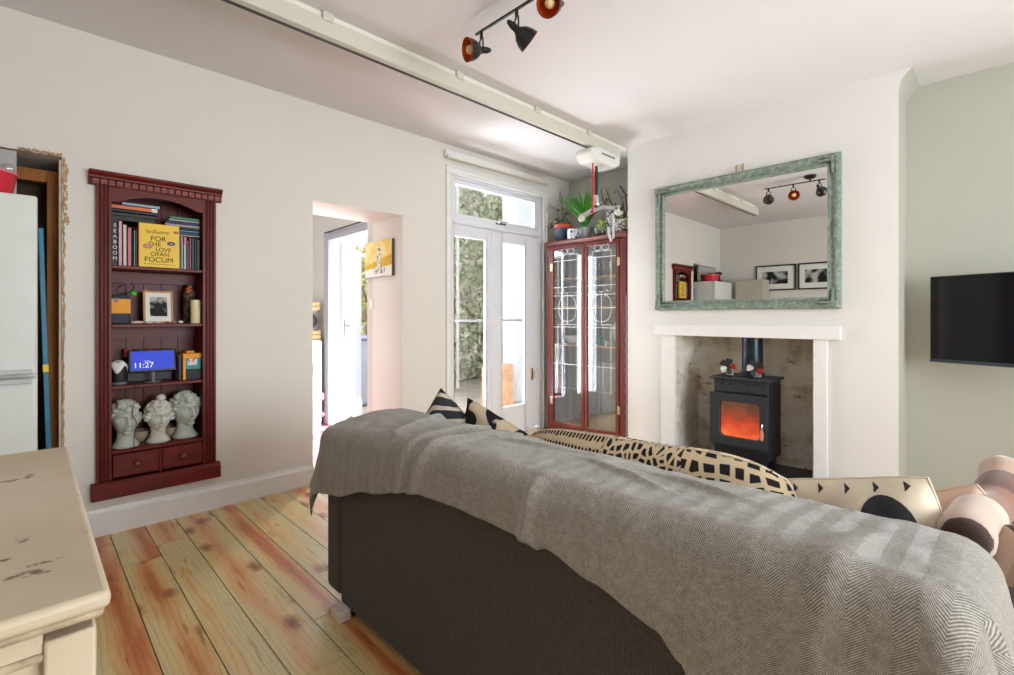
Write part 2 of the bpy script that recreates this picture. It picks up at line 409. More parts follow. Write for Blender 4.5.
def distressed():
    m, nt, p = newmat('distressed_cream_paint'); v = coords(nt)
    n = noi(nt, v, 3, 3); base = ramp(nt, [(.3, rgb(186, 170, 142)), (.6, rgb(202, 188, 164)), (.8, rgb(206, 186, 166))], n)
    s = noi(nt, coords(nt, (10, 13, 10)), 1.1, 6, .66)
    k = ramp(nt, [(.62, (1, 1, 1, 1)), (.65, rgb(112, 100, 92))], s)
    col = mixc(nt, .85, base.outputs[0], k.outputs[0], 'MULTIPLY')
    nt.links.new(col, p.inputs['Base Color']); p.inputs['Roughness'].default_value = .5; bump(nt, p, s, .1, .004); return m
M['dresser'] = distressed()
M['dresser_wear'] = plain('worn_edge', rgb(176, 158, 130), .6, var=.35, nscale=40)
def firebrick():
    m, nt, p = newmat('limewashed_brick'); v = coords(nt)
    n = noi(nt, v, 5, 6, .65); base = ramp(nt, [(.3, rgb(176, 158, 138)), (.48, rgb(222, 214, 198)), (.62, rgb(232, 228, 220)), (.8, rgb(222, 204, 186))], n)
    b = N(nt, 'ShaderNodeTexBrick'); b.inputs['Scale'].default_value = 1; b.inputs['Brick Width'].default_value = .22; b.inputs['Row Height'].default_value = .075; b.inputs['Mortar Size'].default_value = .006
    b.inputs['Color1'].default_value = (1, 1, 1, 1); b.inputs['Color2'].default_value = (.92, .9, .88, 1); b.inputs['Mortar'].default_value = (.8, .76, .7, 1)
    sp = N(nt, 'ShaderNodeSeparateXYZ'); nt.links.new(v, sp.inputs[0]); cb = N(nt, 'ShaderNodeCombineXYZ')
    nt.links.new(mth(nt, 'ADD', sp.outputs[0], sp.outputs[1]), cb.inputs[0]); nt.links.new(sp.outputs[2], cb.inputs[1]); nt.links.new(cb.outputs[0], b.inputs['Vector'])
    k = noi(nt, coords(nt, (4, 4, 9)), 2.2, 6, .7); kr = ramp(nt, [(.6, (1, 1, 1, 1)), (.68, rgb(166, 116, 78)), (.76, rgb(70, 56, 46))], k)
    col = mixc(nt, .22, base.outputs[0], b.outputs['Color'], 'MULTIPLY'); col = mixc(nt, .85, col, kr.outputs[0], 'MULTIPLY')
    nt.links.new(col, p.inputs['Base Color']); p.inputs['Roughness'].default_value = .9; bump(nt, p, k, .5, .01); return m
M['firebrick'] = firebrick()
M['rough_plaster'] = plain('broken_plaster', rgb(186, 152, 118), .95, var=.3, nscale=18, bmp=.6)
M['grey_board'] = plain('grey_board', rgb(176, 172, 172), .7)
# ------------------------------------------------------------------ geometry constants
YN = 3.617; XB = 4.05; XE = 4.6; XA = 4.42; XW = -.95; YS = -2.2; ZC = 2.85

# ------------------------------------------------------------------ room shell
def slab(name, mat, *boxes, **kw):
    b = MB()
    for q in boxes: b.box(*q)
    return struct(b.build(name, mat, None, smooth=0, **kw))

# floorboards as one floor surface of boards
edges = [-.95, -.8, -.63, -.475, -.31, -.15, .01, .175, .341, .505, .657, .842, .98, 1.151, 1.31]
x = 1.31
while x < 4.75: x += rnd.choice([.14, .155, .17, .16]); edges.append(x)
bm = bmesh.new(); la = bm.faces.layers.float.new('board'); lc = bm.loops.layers.float_color.new('across_c')
board_vals = []
verts_across = []
fb = []
for i in range(len(edges) - 1):
    ys = [YS]; 
    y = YS + rnd.uniform(1.2, 3.2)
    while y < 4.0: ys.append(y); y += rnd.uniform(2.2, 3.6)
    ys.append(4.15)
    for k in range(len(ys) - 1):
        g = .0022
        fb.append((edges[i] + g, ys[k] + g * .5, edges[i + 1] - g, ys[k + 1] - g * .5, rnd.random()))
bm.free()
b = MB()
for q in fb: b.box(q[0], q[1], -.03, q[2], q[3], 0)
bm = b.bm
me = bpy.data.meshes.new('floor'); bm.to_mesh(me); bm.free()
at = me.attributes.new('board', 'FLOAT', 'POINT'); ac = me.attributes.new('across', 'FLOAT', 'POINT')
for i, q in enumerate(fb):
    for k in range(8):
        at.data[i * 8 + k].value = q[4]; ac.data[i * 8 + k].value = 0.0 if k < 4 else 1.0
o = bpy.data.objects.new('floor', me); COL.objects.link(o); me.materials.append(M['floor']); struct(o)
slab('floor_underlay', plain('underlay', rgb(50, 36, 24), .9), (XW, YS, -.12, 4.75, 4.15, -.031))

slab('ceiling', M['ceiling'], (XW - .1, YS - .1, ZC, 4.9, 4.117, ZC + .12))
slab('wall_west', M['wall'], (XW - .12, YS - .1, -.1, XW, 4.117, ZC))
slab('wall_south', M['wall'], (XW, YS - .1, -.1, .6, YS, ZC), (3.2, YS - .1, -.1, XE, YS, ZC), (.6, YS - .1, -.1, 3.2, YS, .7), (.6, YS - .1, 2.5, 3.2, YS, ZC))
# north wall with fridge recess, bookcase niche, passage opening and french door opening
T = .5; YT = YN + T
nb = []
nb.append((XW, YN, -.1, -.75, YT, ZC))
nb += [(-.75, YN, 2.125, .14, YT, ZC), (-.75, YT - .05, -.1, .14, YT, 2.125)]
nb += [(.14, YN, -.1, .285, YT, ZC), (.285, YN, -.1, .875, YT, .23), (.285, YN, 2.0, .875, YT, ZC), (.285, 3.87, .23, .875, YT, 2.0)]
nb += [(.875, YN, -.1, 1.526, YT, ZC), (1.526, YN, 2.119, 2.3, YT, ZC), (2.3, YN, -.1, 2.6, YT, ZC)]
nb += [(2.6, YN, -.1, 2.80, YN + .2, ZC), (2.80, YN, 2.62, 4.15, YN + .2, ZC), (4.15, YN, -.1, 4.75, YN + .2, ZC)]
slab('wall_north', M['wall'], *nb)
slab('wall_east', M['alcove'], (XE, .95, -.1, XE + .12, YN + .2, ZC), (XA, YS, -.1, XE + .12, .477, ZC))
# chimney breast with flared shoulder over the alcove and fireplace opening
b = MB()
prof = [(.475, 2.73), (.468, 2.77), (.45, 2.805), (.425, 2.835), (.405, ZC)]
poly = [(2.485, ZC), (2.485, 1.15), (.475, 1.15)] + prof
b.prism(poly, 'x', XB, XA)
b.box(XB, .475, -.1, XE, .95, 1.15); b.box(XB, 2.005, -.1, XE, 2.485, 1.15)
b.box(XA, .475, 1.15, XE, 2.485, ZC); b.box(XA + .06, .95, -.1, XE, 2.005, 1.15)
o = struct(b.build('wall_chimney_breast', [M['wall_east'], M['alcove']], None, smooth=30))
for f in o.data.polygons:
    if f.normal.y < -.5 and f.center.y < .5: f.material_index = 1      # the side facing the alcove takes the same shade-darkened alcove paint
b = MB()
b.box(XA + .045, .952, 0, XA + .06, 2.003, 1.149); b.box(XB + .012, 1.99, 0, XA + .045, 2.004, 1.149); b.box(XB + .012, .951, 0, XA + .045, .965, 1.149)
struct(b.build('wall_fireplace_recess', M['firebrick'], None, smooth=0))
slab('floor_hearth', plain('slate_hearth', rgb(66, 66, 68), .6, var=.2), (3.55, .78, 0.0, XA + .045, 2.14, .02))

# baseboards
def skirting(name, y_or_x, a, bb, axis):
    q = MB()
    if axis == 'x': q.prism([(y_or_x, 0), (y_or_x, .15), (y_or_x - .008, .152), (y_or_x - .012, .135), (y_or_x - .022, .12), (y_or_x - .022, 0)], 'x', a, bb)
    else: q.prism([(y_or_x, 0), (y_or_x, .15), (y_or_x - .008, .152), (y_or_x - .022, .12), (y_or_x - .022, 0)], 'y', a, bb)
    return struct(q.build(name, M['trim'], None, smooth=20))
skirting('baseboard_north', YN, .142, 1.526, 'x')
skirting('baseboard_north_return', YN, 2.3, 2.76, 'x')

# south window behind the photographer
b = MB()
for q in ((.6, 0, .7, .68, 0, 2.5), (3.12, 0, .7, 3.2, 0, 2.5), (.68, 0, .7, 3.12, 0, .78), (.68, 0, 2.42, 3.12, 0, 2.5), (1.86, 0, .78, 1.94, 0, 2.42), (.68, 0, 1.7, 3.12, 0, 1.76)):
    b.box(q[0], YS - .08, q[2], q[3], YS - .02, q[5])
w = struct(b.build('window_1', M['trim'], None, smooth=0))
MB().box(.68, YS - .055, .78, 3.12, YS - .05, 2.42).build('pane', M['glass'], w, smooth=0)

# broken plaster edge round the fridge recess
b = MB()
q = random.Random(3)
pts = []
for i in range(30):
    t = i / 29; pts.append((-.03 + .17 * t, YN - .004, 2.128 + q.uniform(-.004, .012)))
for i in range(len(pts) - 1):
    b.tube([pts[i], pts[i + 1]], q.uniform(.004, .008), 6)
pts = [(.145 + q.uniform(-.002, .006 if i < 45 else .002), YN - .003, 2.12 - 2.0 * i / 90) for i in range(90)]
for i in range(len(pts) - 1): b.tube([pts[i], pts[i + 1]], q.uniform(.002, .006), 6)
for i in range(26):
    z = q.uniform(1.75, 2.1); b.ball((.148 + q.uniform(0, .016), YN, z), q.uniform(.005, .011), (1, .25, 1.3), 1)
struct(b.build('trim_1', M['rough_plaster'], None, smooth=60))
b = MB()
b.box(.128, YN + .01, 0.02, .139, YN + .14, 2.11)
struct(b.build('trim_2', plain('recess_plaster', rgb(206, 186, 160), .9, var=.15), None, smooth=0))
slab('trim_3', M['timber'], (.083, 3.745, .02, .126, 3.80, 2.065), (-.7, 3.748, 2.0, .082, 3.80, 2.065))
slab('wall_recess_back', M['dark_board'], (-.74, 3.93, .02, .13, 3.96, 2.05))
slab('wall_recess_board', M['grey_board'], (-.745, 3.60, 1.86, -.036, 3.63, 2.11))

# ------------------------------------------------------------------ built-in bookcase
bc = thing('bookcase', 'dark red mahogany bookcase with dentil cornice built into the wall', 'bookcase', (.58, 3.57, .21))
XL, XR, YF = .28, .879, 3.59
ix0, ix1 = .349, .806
def stile(x0, x1):
    poly = [(x0, YF + .02), (x0, YF)]
    wd = x1 - x0
    for k in range(3):                                  # three flutes
        c = x0 + wd * (.26 + .24 * k); r = wd * .085
        poly += [(c - r, YF)] + [(c - r * math.cos(t), YF + r * math.sin(t)) for t in (PI * .25, PI * .5, PI * .75)] + [(c + r, YF)]
    poly += [(x1, YF), (x1, YF + .02)]
    q = MB(); q.prism(poly, 'z', .305, 1.995); return q
stile(XL, ix0).build('stile', M['red_wood'], bc, smooth=25); stile(ix1, XR).build('stile', M['red_wood'], bc, smooth=25)
q = MB()
q.box(.287, YF + .02, .235, ix0, 3.86, 1.995); q.box(ix1, YF + .02, .235, .873, 3.86, 1.995)
q.build('side_panel', M['red_wood'], bc, smooth=0)
q = MB()
for k in range(5):
    w_ = (ix1 - ix0) / 5
    q.box(ix0 + k * w_ + .002, 3.835, .24, ix0 + (k + 1) * w_ - .002, 3.845, 1.995)
q.box(ix0, 3.845, .24, ix1, 3.86, 1.995)
q.build('back_panel', M['red_wood'], bc, smooth=0)
q = MB()
prof = [(YF - .002, 1.995), (YF - .004, 1.995), (YF - .004, 2.03), (YF - .018, 2.034), (YF - .02, 2.045), (YF - .03, 2.055), (YF - .036, 2.062), (YF - .036, 2.075), (YN, 2.075), (YN, 1.995)]
q.prism(prof, 'x', XL - .032, XR + .032)
c_ = q.build('cornice', M['red_wood_x'], bc, smooth=30, bevel=.002)
for k in range(18):
    w_ = (XR - XL + .04) / 18; x0 = XL - .02 + k * w_
    MB().box(x0 + .004, YF - .021, 2.0, x0 + w_ - .004, YF - .003, 2.028).build('dentil', M['dentil'], c_, smooth=0)
q = MB()
pts = [(ix0, 1.995), (ix1, 1.995), (ix1, 1.915)]
for k in range(17):
    t = 1 - k / 16; e = min(1, max(0, (t - .08) / .84))
    pts.append((ix0 + (ix1 - ix0) * t, 1.915 + .05 * math.sin(PI * e) ** .8 if 0 < e < 1 else 1.915))
q.prism(pts, 'y', YF + .003, YF + .02)
q.build('arched_rail', M['red_wood_x'], bc, smooth=20)
SH1, SH2, SH3, SH4 = 1.548, 1.206, .848, .475
for z in (SH1, SH2, SH3):
    MB().box(ix0, YF + .008, z - .02, ix1, 3.835, z).build('shelf', M['red_wood_x'], bc, smooth=20, bevel=.004)
for z in (SH1, SH2):
    MB().box(ix0, 3.80, z - .09, ix1, 3.834, z - .022).build('shelf_rail', M['red_wood_x'], bc, smooth=0)
MB().box(ix0, YF + .004, SH4 - .022, ix1, 3.835, SH4).build('shelf', M['red_wood_x'], bc, smooth=20, bevel=.004)
for x0, x1 in ((.353, .577), (.589, .803)):
    d = MB().box(x0, YF - .006, .318, x1, 3.80, .45).build('drawer', M['red_wood_x'], bc, smooth=20, bevel=.006)
    kn = MB(); kn.lathe([(.008, 0), (.007, .012), (.015, .018), (.018, .026), (.014, .033), (.004, .036)], n=16, M=Matrix.Translation(((x0 + x1) / 2, YF - .005, .388)) @ Matrix.Rotation(PI / 2, 4, 'X'))
    kn.build('knob', plain('knob_wood', rgb(110, 56, 50), .4), d, smooth=50)
MB().box(.578, YF, .305, .588, YF + .02, .453).build('drawer_divider', M['red_wood'], bc, smooth=0)
q = MB(); q.prism([(YN, .21), (YN - .055, .21), (YN - .055, .285), (YN - .045, .297), (YN - .04, .305), (YN, .305)], 'x', XL - .022, XR + .022)
q.build('plinth', M['red_wood_x'], bc, smooth=25, bevel=.002)

# --- books
def solidbook(name, label, x0, y0, z0, x1, y1, z1, mat, spine, group, flat=False):
    """spine: '-y' upright spine facing the room; 'flat' lying with the spine towards the room"""
    t = thing(name, label, 'book', ((x0 + x1) / 2, (y0 + y1) / 2, z0), group)
    c = .0025
    q = MB()
    if not flat:
        q.box(x0, y0, z0, x0 + c, y1, z1); q.box(x1 - c, y0, z0, x1, y1, z1); q.box(x0, y0, z0, x1, y0 + c, z1)
        pg = MB().box(x0 + c, y0 + c, z0 + .003, x1 - c, y1 - .004, z1 - .004)
    else:
        q.box(x0, y0, z0, x1, y1, z0 + c); q.box(x0, y0, z1 - c, x1, y1, z1); q.box(x0, y0, z0, x1, y0 + c, z1)
        pg = MB().box(x0 + .003, y0 + c, z0 + c, x1 - .004, y1 - .004, z1 - c)
    q.build('cover', mat, t, smooth=0); pg.build('pages', M['page'], t, smooth=0)
    return t
def bmat(r, g, b_): return plain('book_cover', rgb(r, g, b_), .5, var=.08, nscale=30)
G1 = 'upright books on the top shelf'
ups = [(.352, .029, .265, (24, 22, 24), 'black book with white vertical lettering at the left end of top shelf'),
       (.383, .019, .262, (214, 162, 172), 'tall pale pink book beside the black lettered book'),
       (.404, .019, .242, (206, 200, 190), 'off white book between two pink books'),
       (.425, .021, .228, (196, 104, 122), 'deep pink book right of the off white book'),
       (.447, .006, .205, (40, 30, 70), 'thin dark purple book right of the deep pink book'),
       (.4545, .009, .215, (92, 190, 178), 'thin turquoise book left of the yellow book'),
       (.4645, .007, .218, (206, 130, 50), 'thin orange book right of the turquoise book')]
for x0, w_, h, c, lb in ups:
    t = solidbook('book', lb, x0, 3.625, SH1 + .001, x0 + w_, 3.80, SH1 + h, bmat(*c), '-y', G1)
    if 'lettering' in lb:
        for k, ch in enumerate('SEABOOM'):
            text('spine_letter', ch, .028, M['white'], t, Matrix.Translation((.001, -.0885, .232 - k * .032)) @ Matrix.Rotation(PI / 2, 4, 'X'))
rights = [(.682, .013, .208, (120, 122, 130), 'grey book just right of the yellow book'),
          (.696, .012, .210, (176, 180, 190), 'pale blue grey book second from the yellow book'),
          (.709, .017, .207, (190, 178, 172), 'pale beige book with a red cap left of the pink spine'),
          (.727, .013, .185, (46, 82, 104), 'dark teal short book left of the pink spine'),
          (.741, .011, .205, (206, 74, 118), 'narrow hot pink spine among dark books at right'),
          (.753, .017, .20, (24, 56, 40), 'dark green book right of the hot pink spine'),
          (.771, .011, .203, (44, 62, 66), 'slate green book second from the right end'),
          (.783, .016, .198, (70, 74, 66), 'olive grey book at the right end of top shelf')]
for x0, w_, h, c, lb in rights:
    t = solidbook('book', lb, x0, 3.64, SH1 + .001, x0 + w_, 3.80, SH1 + h, bmat(*c), '-y', G1)
    if 'red cap' in lb:
        MB().box(x0 + .004, 3.6385, SH1 + .165, x0 + w_ + .0, 3.640, SH1 + .2065).build('red_label', M['red'], t, smooth=0)
# flat stacks resting on the upright books
G2 = 'books lying flat on the upright books'
z = SH1 + .267
for k, (h, c, lb, x1, dy) in enumerate([(.028, (20, 20, 22), 'black flat book lowest of the left pile', .56, .0), (.022, (34, 32, 32), 'charcoal flat book second in the left pile', .57, .01), (.018, (14, 14, 16), 'black flat book under the orange one', .575, .0),
                         (.024, (226, 116, 48), 'orange flat book in the left pile under pale blue one', .575, .004), (.018, (150, 184, 208), 'pale blue flat book topmost of left pile', .585, .0)]):
    t = solidbook('book', lb, .353 + (.05 if k == 4 else 0), 3.64 + dy, z, x1, 3.79, z + h, bmat(*c), '', G2, True); z += h + .0006
    if c[0] == 226: MB().box(.545, 3.6425, z - h, .574, 3.6445, z - .002).build('white_label', M['white'], t, smooth=0)
z = SH1 + .2115
for k, (h, c, lb, x0) in enumerate([(.008, (190, 180, 166), 'pale beige flat magazine lowest of the right pile', .60), (.013, (40, 66, 104), 'navy flat book second lowest of right pile', .60), (.01, (96, 140, 176), 'sky blue flat book in the lower right pile', .604),
                         (.011, (28, 28, 40), 'black flat book mid right pile', .602), (.013, (168, 164, 160), 'light grey flat book above the black one in right pile', .607), (.012, (34, 46, 110), 'deep blue flat book near the top of right pile', .612),
                         (.009, (196, 190, 176), 'cream flat book under the green one', .624), (.014, (60, 132, 104), 'green flat book topmost of right pile', .63)]):
    h *= 1.3; solidbook('book', lb, x0 + .01, 3.645 + .004 * (k % 3), z, .80 - .003 * (k % 2), 3.795, z + h, bmat(*c), '', G2, True); z += h + .0006
# yellow face-out book
yb = thing('book', 'yellow book with large lettering facing out on the top shelf', 'book', (.577, 3.62, SH1))
ymat = plain('yellow_cover', rgb(236, 196, 52), .5, var=.02)
MB().box(.478, 3.598, SH1 + .001, .678, 3.622, SH1 + .262).build('cover', ymat, yb, smooth=0)
MB().box(.474, 3.5985, SH1 + .001, .4785, 3.6225, SH1 + .261).build('red_spine', plain('red_spine', rgb(170, 52, 24), .5), yb, smooth=0)
R90 = Matrix.Rotation(PI / 2, 4, 'X')
for s_, dx, dz, sz in (('FOR', -.005, .172, .042), ('THE', -.025, .139, .036), ('LOVE', .02, .108, .033), ('OFAN', .003, .079, .034), ('FOCUM', -.002, .045, .042)):
    text('lettering', s_, sz, M['ink'], yb, Matrix.Translation((dx, -.0225, dz)) @ R90)
q = MB()
pts = [Vector((.51 + .115 * i / 60, 3.5965, SH1 + .212 + .009 * math.sin(i * .9) * (1 if i % 17 < 12 else .4) + (.008 if i in (0, 1, 22, 23) else 0))) for i in range(61)]
q.tube(pts, .0011, 5); q.build('handwritten_line', M['ink'], yb)
q = MB()
for i in range(26): q.box(.502 + i * .006, 3.597, SH1 + .018, .5055 + i * .006, 3.598, SH1 + .0215)
q.build('small_print', M['ink'], yb, smooth=0)
def flower(cx, cz, r, col, seed):
    rr = random.Random(seed); f = MB()
    for k in range(7):
        a = 2 * PI * k / 7; f.ball((cx + r * .55 * math.cos(a) * 1.5, 3.5972, cz + r * .5 * math.sin(a)), r * .5, (1.2, .12, .7), 1)
    f.build('painted_flower', plain('painted_flower', col, .6, var=.2, nscale=60), yb)
flower(.519, SH1 + .125, .02, rgb(200, 120, 120), 1); flower(.637, SH1 + .15, .017, rgb(90, 70, 120), 2); flower(.662, SH1 + .222, .011, rgb(176, 70, 60), 3)

# --- second shelf
t = thing('document_box', 'navy box with an orange notepaper clipped on at left of second shelf', 'box', (.40, 3.68, SH2))
MB().box(.352, 3.655, SH2 + .001, .442, 3.78, SH2 + .165).build('box_body', M['navy'], t, smooth=20, bevel=.006)
q = MB(); q.box(.352, 3.650, SH2 + .063, .443, 3.654, SH2 + .148); q.build('orange_note', M['orange'], t, smooth=0)
MB().box(.367, 3.647, SH2 + .13, .385, 3.651, SH2 + .152).build('clip', M['grey'], t, smooth=0)
t = thing('cable', 'black looped cable with a green ball on second shelf', 'cable', (.43, 3.68, SH2 + .165))
q = MB(); pts = [(.355 + .12 * i / 40, 3.70 + .03 * math.sin(i * .2), SH2 + .185 + .06 * math.sin(PI * min(1, i / 34)) ** 2) for i in range(41)]
pts = [(.36, 3.69, SH2 + .172), (.40, 3.685, SH2 + .175), (.45, 3.69, SH2 + .195), (.47, 3.70, SH2 + .225), (.45, 3.71, SH2 + .245), (.42, 3.71, SH2 + .24), (.395, 3.70, SH2 + .22), (.38, 3.69, SH2 + .2), (.372, 3.69, SH2 + .172)]
q.tube(pts, .0035, 6); q.build('cord', M['black'], t)
MB().ball((.462, 3.685, SH2 + .183), .017, sub=3).build('green_ball', M['green'], t)
t = thing('photo_frame', 'pale wooden photo frame with a black and white picture', 'picture frame', (.589, 3.71, SH2))
tilt = Matrix.Translation((.589, 3.70, SH2 + .001)) @ Matrix.Rotation(-.12, 4, 'X')
q = MB()
for bx in ((-.077, -.008, 0, -.066, .008, .205), (.066, -.008, 0, .077, .008, .205), (-.066, -.008, 0, .066, .008, .011), (-.066, -.008, .194, .066, .008, .205)): q.box(*bx, M=tilt)
q.build('frame', M['oak_frame'], t, smooth=0)
MB().box(-.066, -.003, .011, .066, .002, .194, M=tilt).build('mount', M['white'], t, smooth=0)
MB().box(-.043, -.0045, .045, .046, -.003, .165, M=tilt).build('photo', blobs('photo_print', rgb(196, 196, 196), rgb(52, 52, 52), 26, .42, .62, 5), t, smooth=0)
MB().box(-.01, .012, 0, .01, .06, .004, M=Matrix.Translation((.589, 3.70, SH2 + .001))).build('easel_foot', M['matt_black'], t, smooth=0)
for k, (cx, r, sx, col, lb) in enumerate([(.475, .012, 2.9, (212, 182, 170), 'long pale pink pebble in front of the photo frame at left'), (.535, .010, 2.0, (214, 196, 186), 'pale pink pebble in front of the frame'),
        (.575, .009, 1.7, (190, 176, 170), 'small beige pebble below the photo'), (.622, .009, 1.3, (96, 84, 82), 'small dark pebble right of the frame foot'), (.658, .011, 1.2, (176, 130, 110), 'brown pebble right of the photo frame'), (.694, .0125, 1.15, (224, 220, 214), 'white round pebble left of the candle')]):
    o = MB().ball((cx, 3.635, SH2 + r * .8), r, (sx, 1, .8), 2).build('pebble', plain('pebble', rgb(*col), .6, var=.1)); tag(o, lb, 'stone', 'pebbles along the second shelf')
t = thing('bottle', 'tall dark bottle decorated with orange flowers behind the candle', 'bottle', (.765, 3.73, SH2))
q = MB(); q.lathe([(.03, 0), (.034, .005), (.034, .19), (.028, .215), (.016, .23), (.016, .255)], (.762, 3.74, SH2 + .001)); q.build('bottle_body', blobs('bottle_paint', rgb(110, 84, 72), rgb(60, 58, 56), 40, .45, .55, 2), t, smooth=50)
q = MB()
for k in range(8): q.ball((.742 + .006 * (k % 4), 3.702, SH2 + .205 + .012 * (k // 2) * .8), .009, sub=1)
q.build('orange_flowers', plain('dried_flower', rgb(206, 104, 56), .8, var=.2), t)
t = thing('candle', 'cream pillar candle at the right of the second shelf', 'candle', (.781, 3.645, SH2))
q = MB(); q.lathe([(.0265, 0), (.0275, .003), (.0275, .146), (.024, .15), (.006, .147)], (.776, 3.645, SH2 + .001)); q.build('wax', M['candle'], t, smooth=40)
MB().tube([(.776, 3.645, SH2 + .147), (.777, 3.645, SH2 + .16)], .0014, 6).build('wick', M['black'], t)

# --- third shelf
t = thing('vase', 'dark charcoal vase with a white cloth over its mouth', 'vase', (.388, 3.68, SH3))
q = MB(); q.lathe([(.034, .012), (.037, .02), (.036, .09), (.03, .115), (.024, .125), (.024, .135)], (.392, 3.68, SH3 + .001)); q.build('body', M['matt_black'], t, smooth=50)
q = MB(); q.lathe([(.038, 0), (.04, .004), (.04, .012), (.036, .014)], (.392, 3.68, SH3 + .001)); q.build('base', plain('vase_base', rgb(110, 116, 114), .4), t, smooth=40)
q = MB(); rr = random.Random(1)
rings = []
V = q.grid(lambda u, v: (.392 + (.004 + .037 * min(1, v * 1.25)) * math.cos(2 * PI * u), 3.68 + (.004 + .037 * min(1, v * 1.25)) * math.sin(2 * PI * u), SH3 + .143 - (.055 + .022 * math.sin(3 * 2 * PI * u + 1)) * v ** 2.2), 36, 8)
q.build('white_cloth', M['white'], t, solid=.0015)
t = thing('smart_display', 'tablet clock display glowing blue on a small stand', 'display', (.557, 3.67, SH3), None)
tm = Matrix.Translation((.556, 3.66, SH3 + .075)) @ Matrix.Rotation(-.22, 4, 'X')
MB().box(-.122, 0, -.012, .122, .016, .128, M=tm).build('housing', M['black'], t, smooth=20, bevel=.006)
MB().box(-.108, -.002, .004, .108, 0, .116, M=tm).build('screen', emit('screen_blue', rgb(16, 56, 206), .85), t, smooth=0)
inv = Matrix.Translation(-Vector((.557, 3.67, SH3)))
text('clock_digits', '11:27', .046, emit('digits', rgb(230, 240, 255), 1.0), t, inv @ tm @ Matrix.Translation((-.048, -.0035, .03)) @ R90)
text('date_line', '11 may', .012, bpy.data.materials['digits'], t, inv @ tm @ Matrix.Translation((-.03, -.0035, .056)) @ R90)
q = MB(); q.tube([(.556, 3.668, SH3 + .005), (.556, 3.668, SH3 + .075)], .009, 10); q.build('stand_post', M['grey'], t)
q = MB(); q.lathe([(.045, 0), (.045, .004), (.01, .006)], (.556, 3.675, SH3 + .001)); q.build('stand_base', M['grey'], t, smooth=40)
G3 = 'boxes piled behind the tablet'
zz = SH3 + .001
o = MB().box(.44, 3.755, zz, .67, 3.825, zz + .15).build('game_box', plain('game_box_dark', rgb(34, 30, 40), .5), smooth=20, bevel=.003); tag(o, 'dark wide game box standing behind the tablet', 'box', G3); zz += .151
for x0, x1, h, c, lb in ((.425, .46, .05, (196, 30, 44), 'red carton above the tablet at left'), (.463, .495, .045, (54, 84, 150), 'blue carton right of the red carton'), (.498, .62, .022, (230, 196, 50), 'flat yellow box above the tablet')):
    o = MB().box(x0, 3.76, zz, x1, 3.82, zz + h).build('carton', plain('carton', rgb(*c), .5, var=.15, nscale=60), smooth=20, bevel=.002); tag(o, lb, 'box', G3)
o = MB().box(.497, 3.76, zz + .0225, .615, 3.82, zz + .044).build('carton', blobs('carton_pattern', rgb(206, 60, 96), rgb(230, 200, 60), 40, .42, .5, 1), smooth=20, bevel=.002); tag(o, 'pink and yellow flat box topmost above the tablet', 'box', G3)
t = solidbook('book', 'slim pink and green book left of the orange box on third shelf', .687, 3.64, SH3 + .001, .695, 3.78, SH3 + .158, bmat(150, 120, 130), '', None)
t = solidbook('book', 'slim dark green book next to the orange box', .697, 3.64, SH3 + .001, .704, 3.78, SH3 + .15, bmat(40, 78, 66), '', None)
t = thing('carton', 'tall orange and teal carton at the right of the third shelf', 'box', (.756, 3.69, SH3))
MB().box(.708, 3.635, SH3 + .001, .804, 3.75, SH3 + .165).build('box_body', plain('teal_carton', rgb(30, 140, 156), .5, var=.05), t, smooth=20, bevel=.002)
MB().box(.7065, 3.633, SH3 + .136, .8045, 3.752, SH3 + .1665).build('orange_lid', M['orange'], t, smooth=20, bevel=.002)
MB().box(.7062, 3.633, SH3 + .001, .7195, 3.7515, SH3 + .136).build('orange_edge', M['orange'], t, smooth=0)
MB().box(.73, 3.6335, SH3 + .092, .782, 3.6345, SH3 + .134).build('white_label', blobs('label_print', rgb(226, 220, 216), rgb(190, 60, 60), 70, .4, .45, 4), t, smooth=0)
MB().box(.7205, 3.633, SH3 + .002, .8042, 3.6345, SH3 + .068).build('black_panel', M['matt_black'], t, smooth=0)
MB().box(.735, 3.69, SH3 + .167, .78, 3.74, SH3 + .18).build('tab', M['orange'], t, smooth=20, bevel=.002)

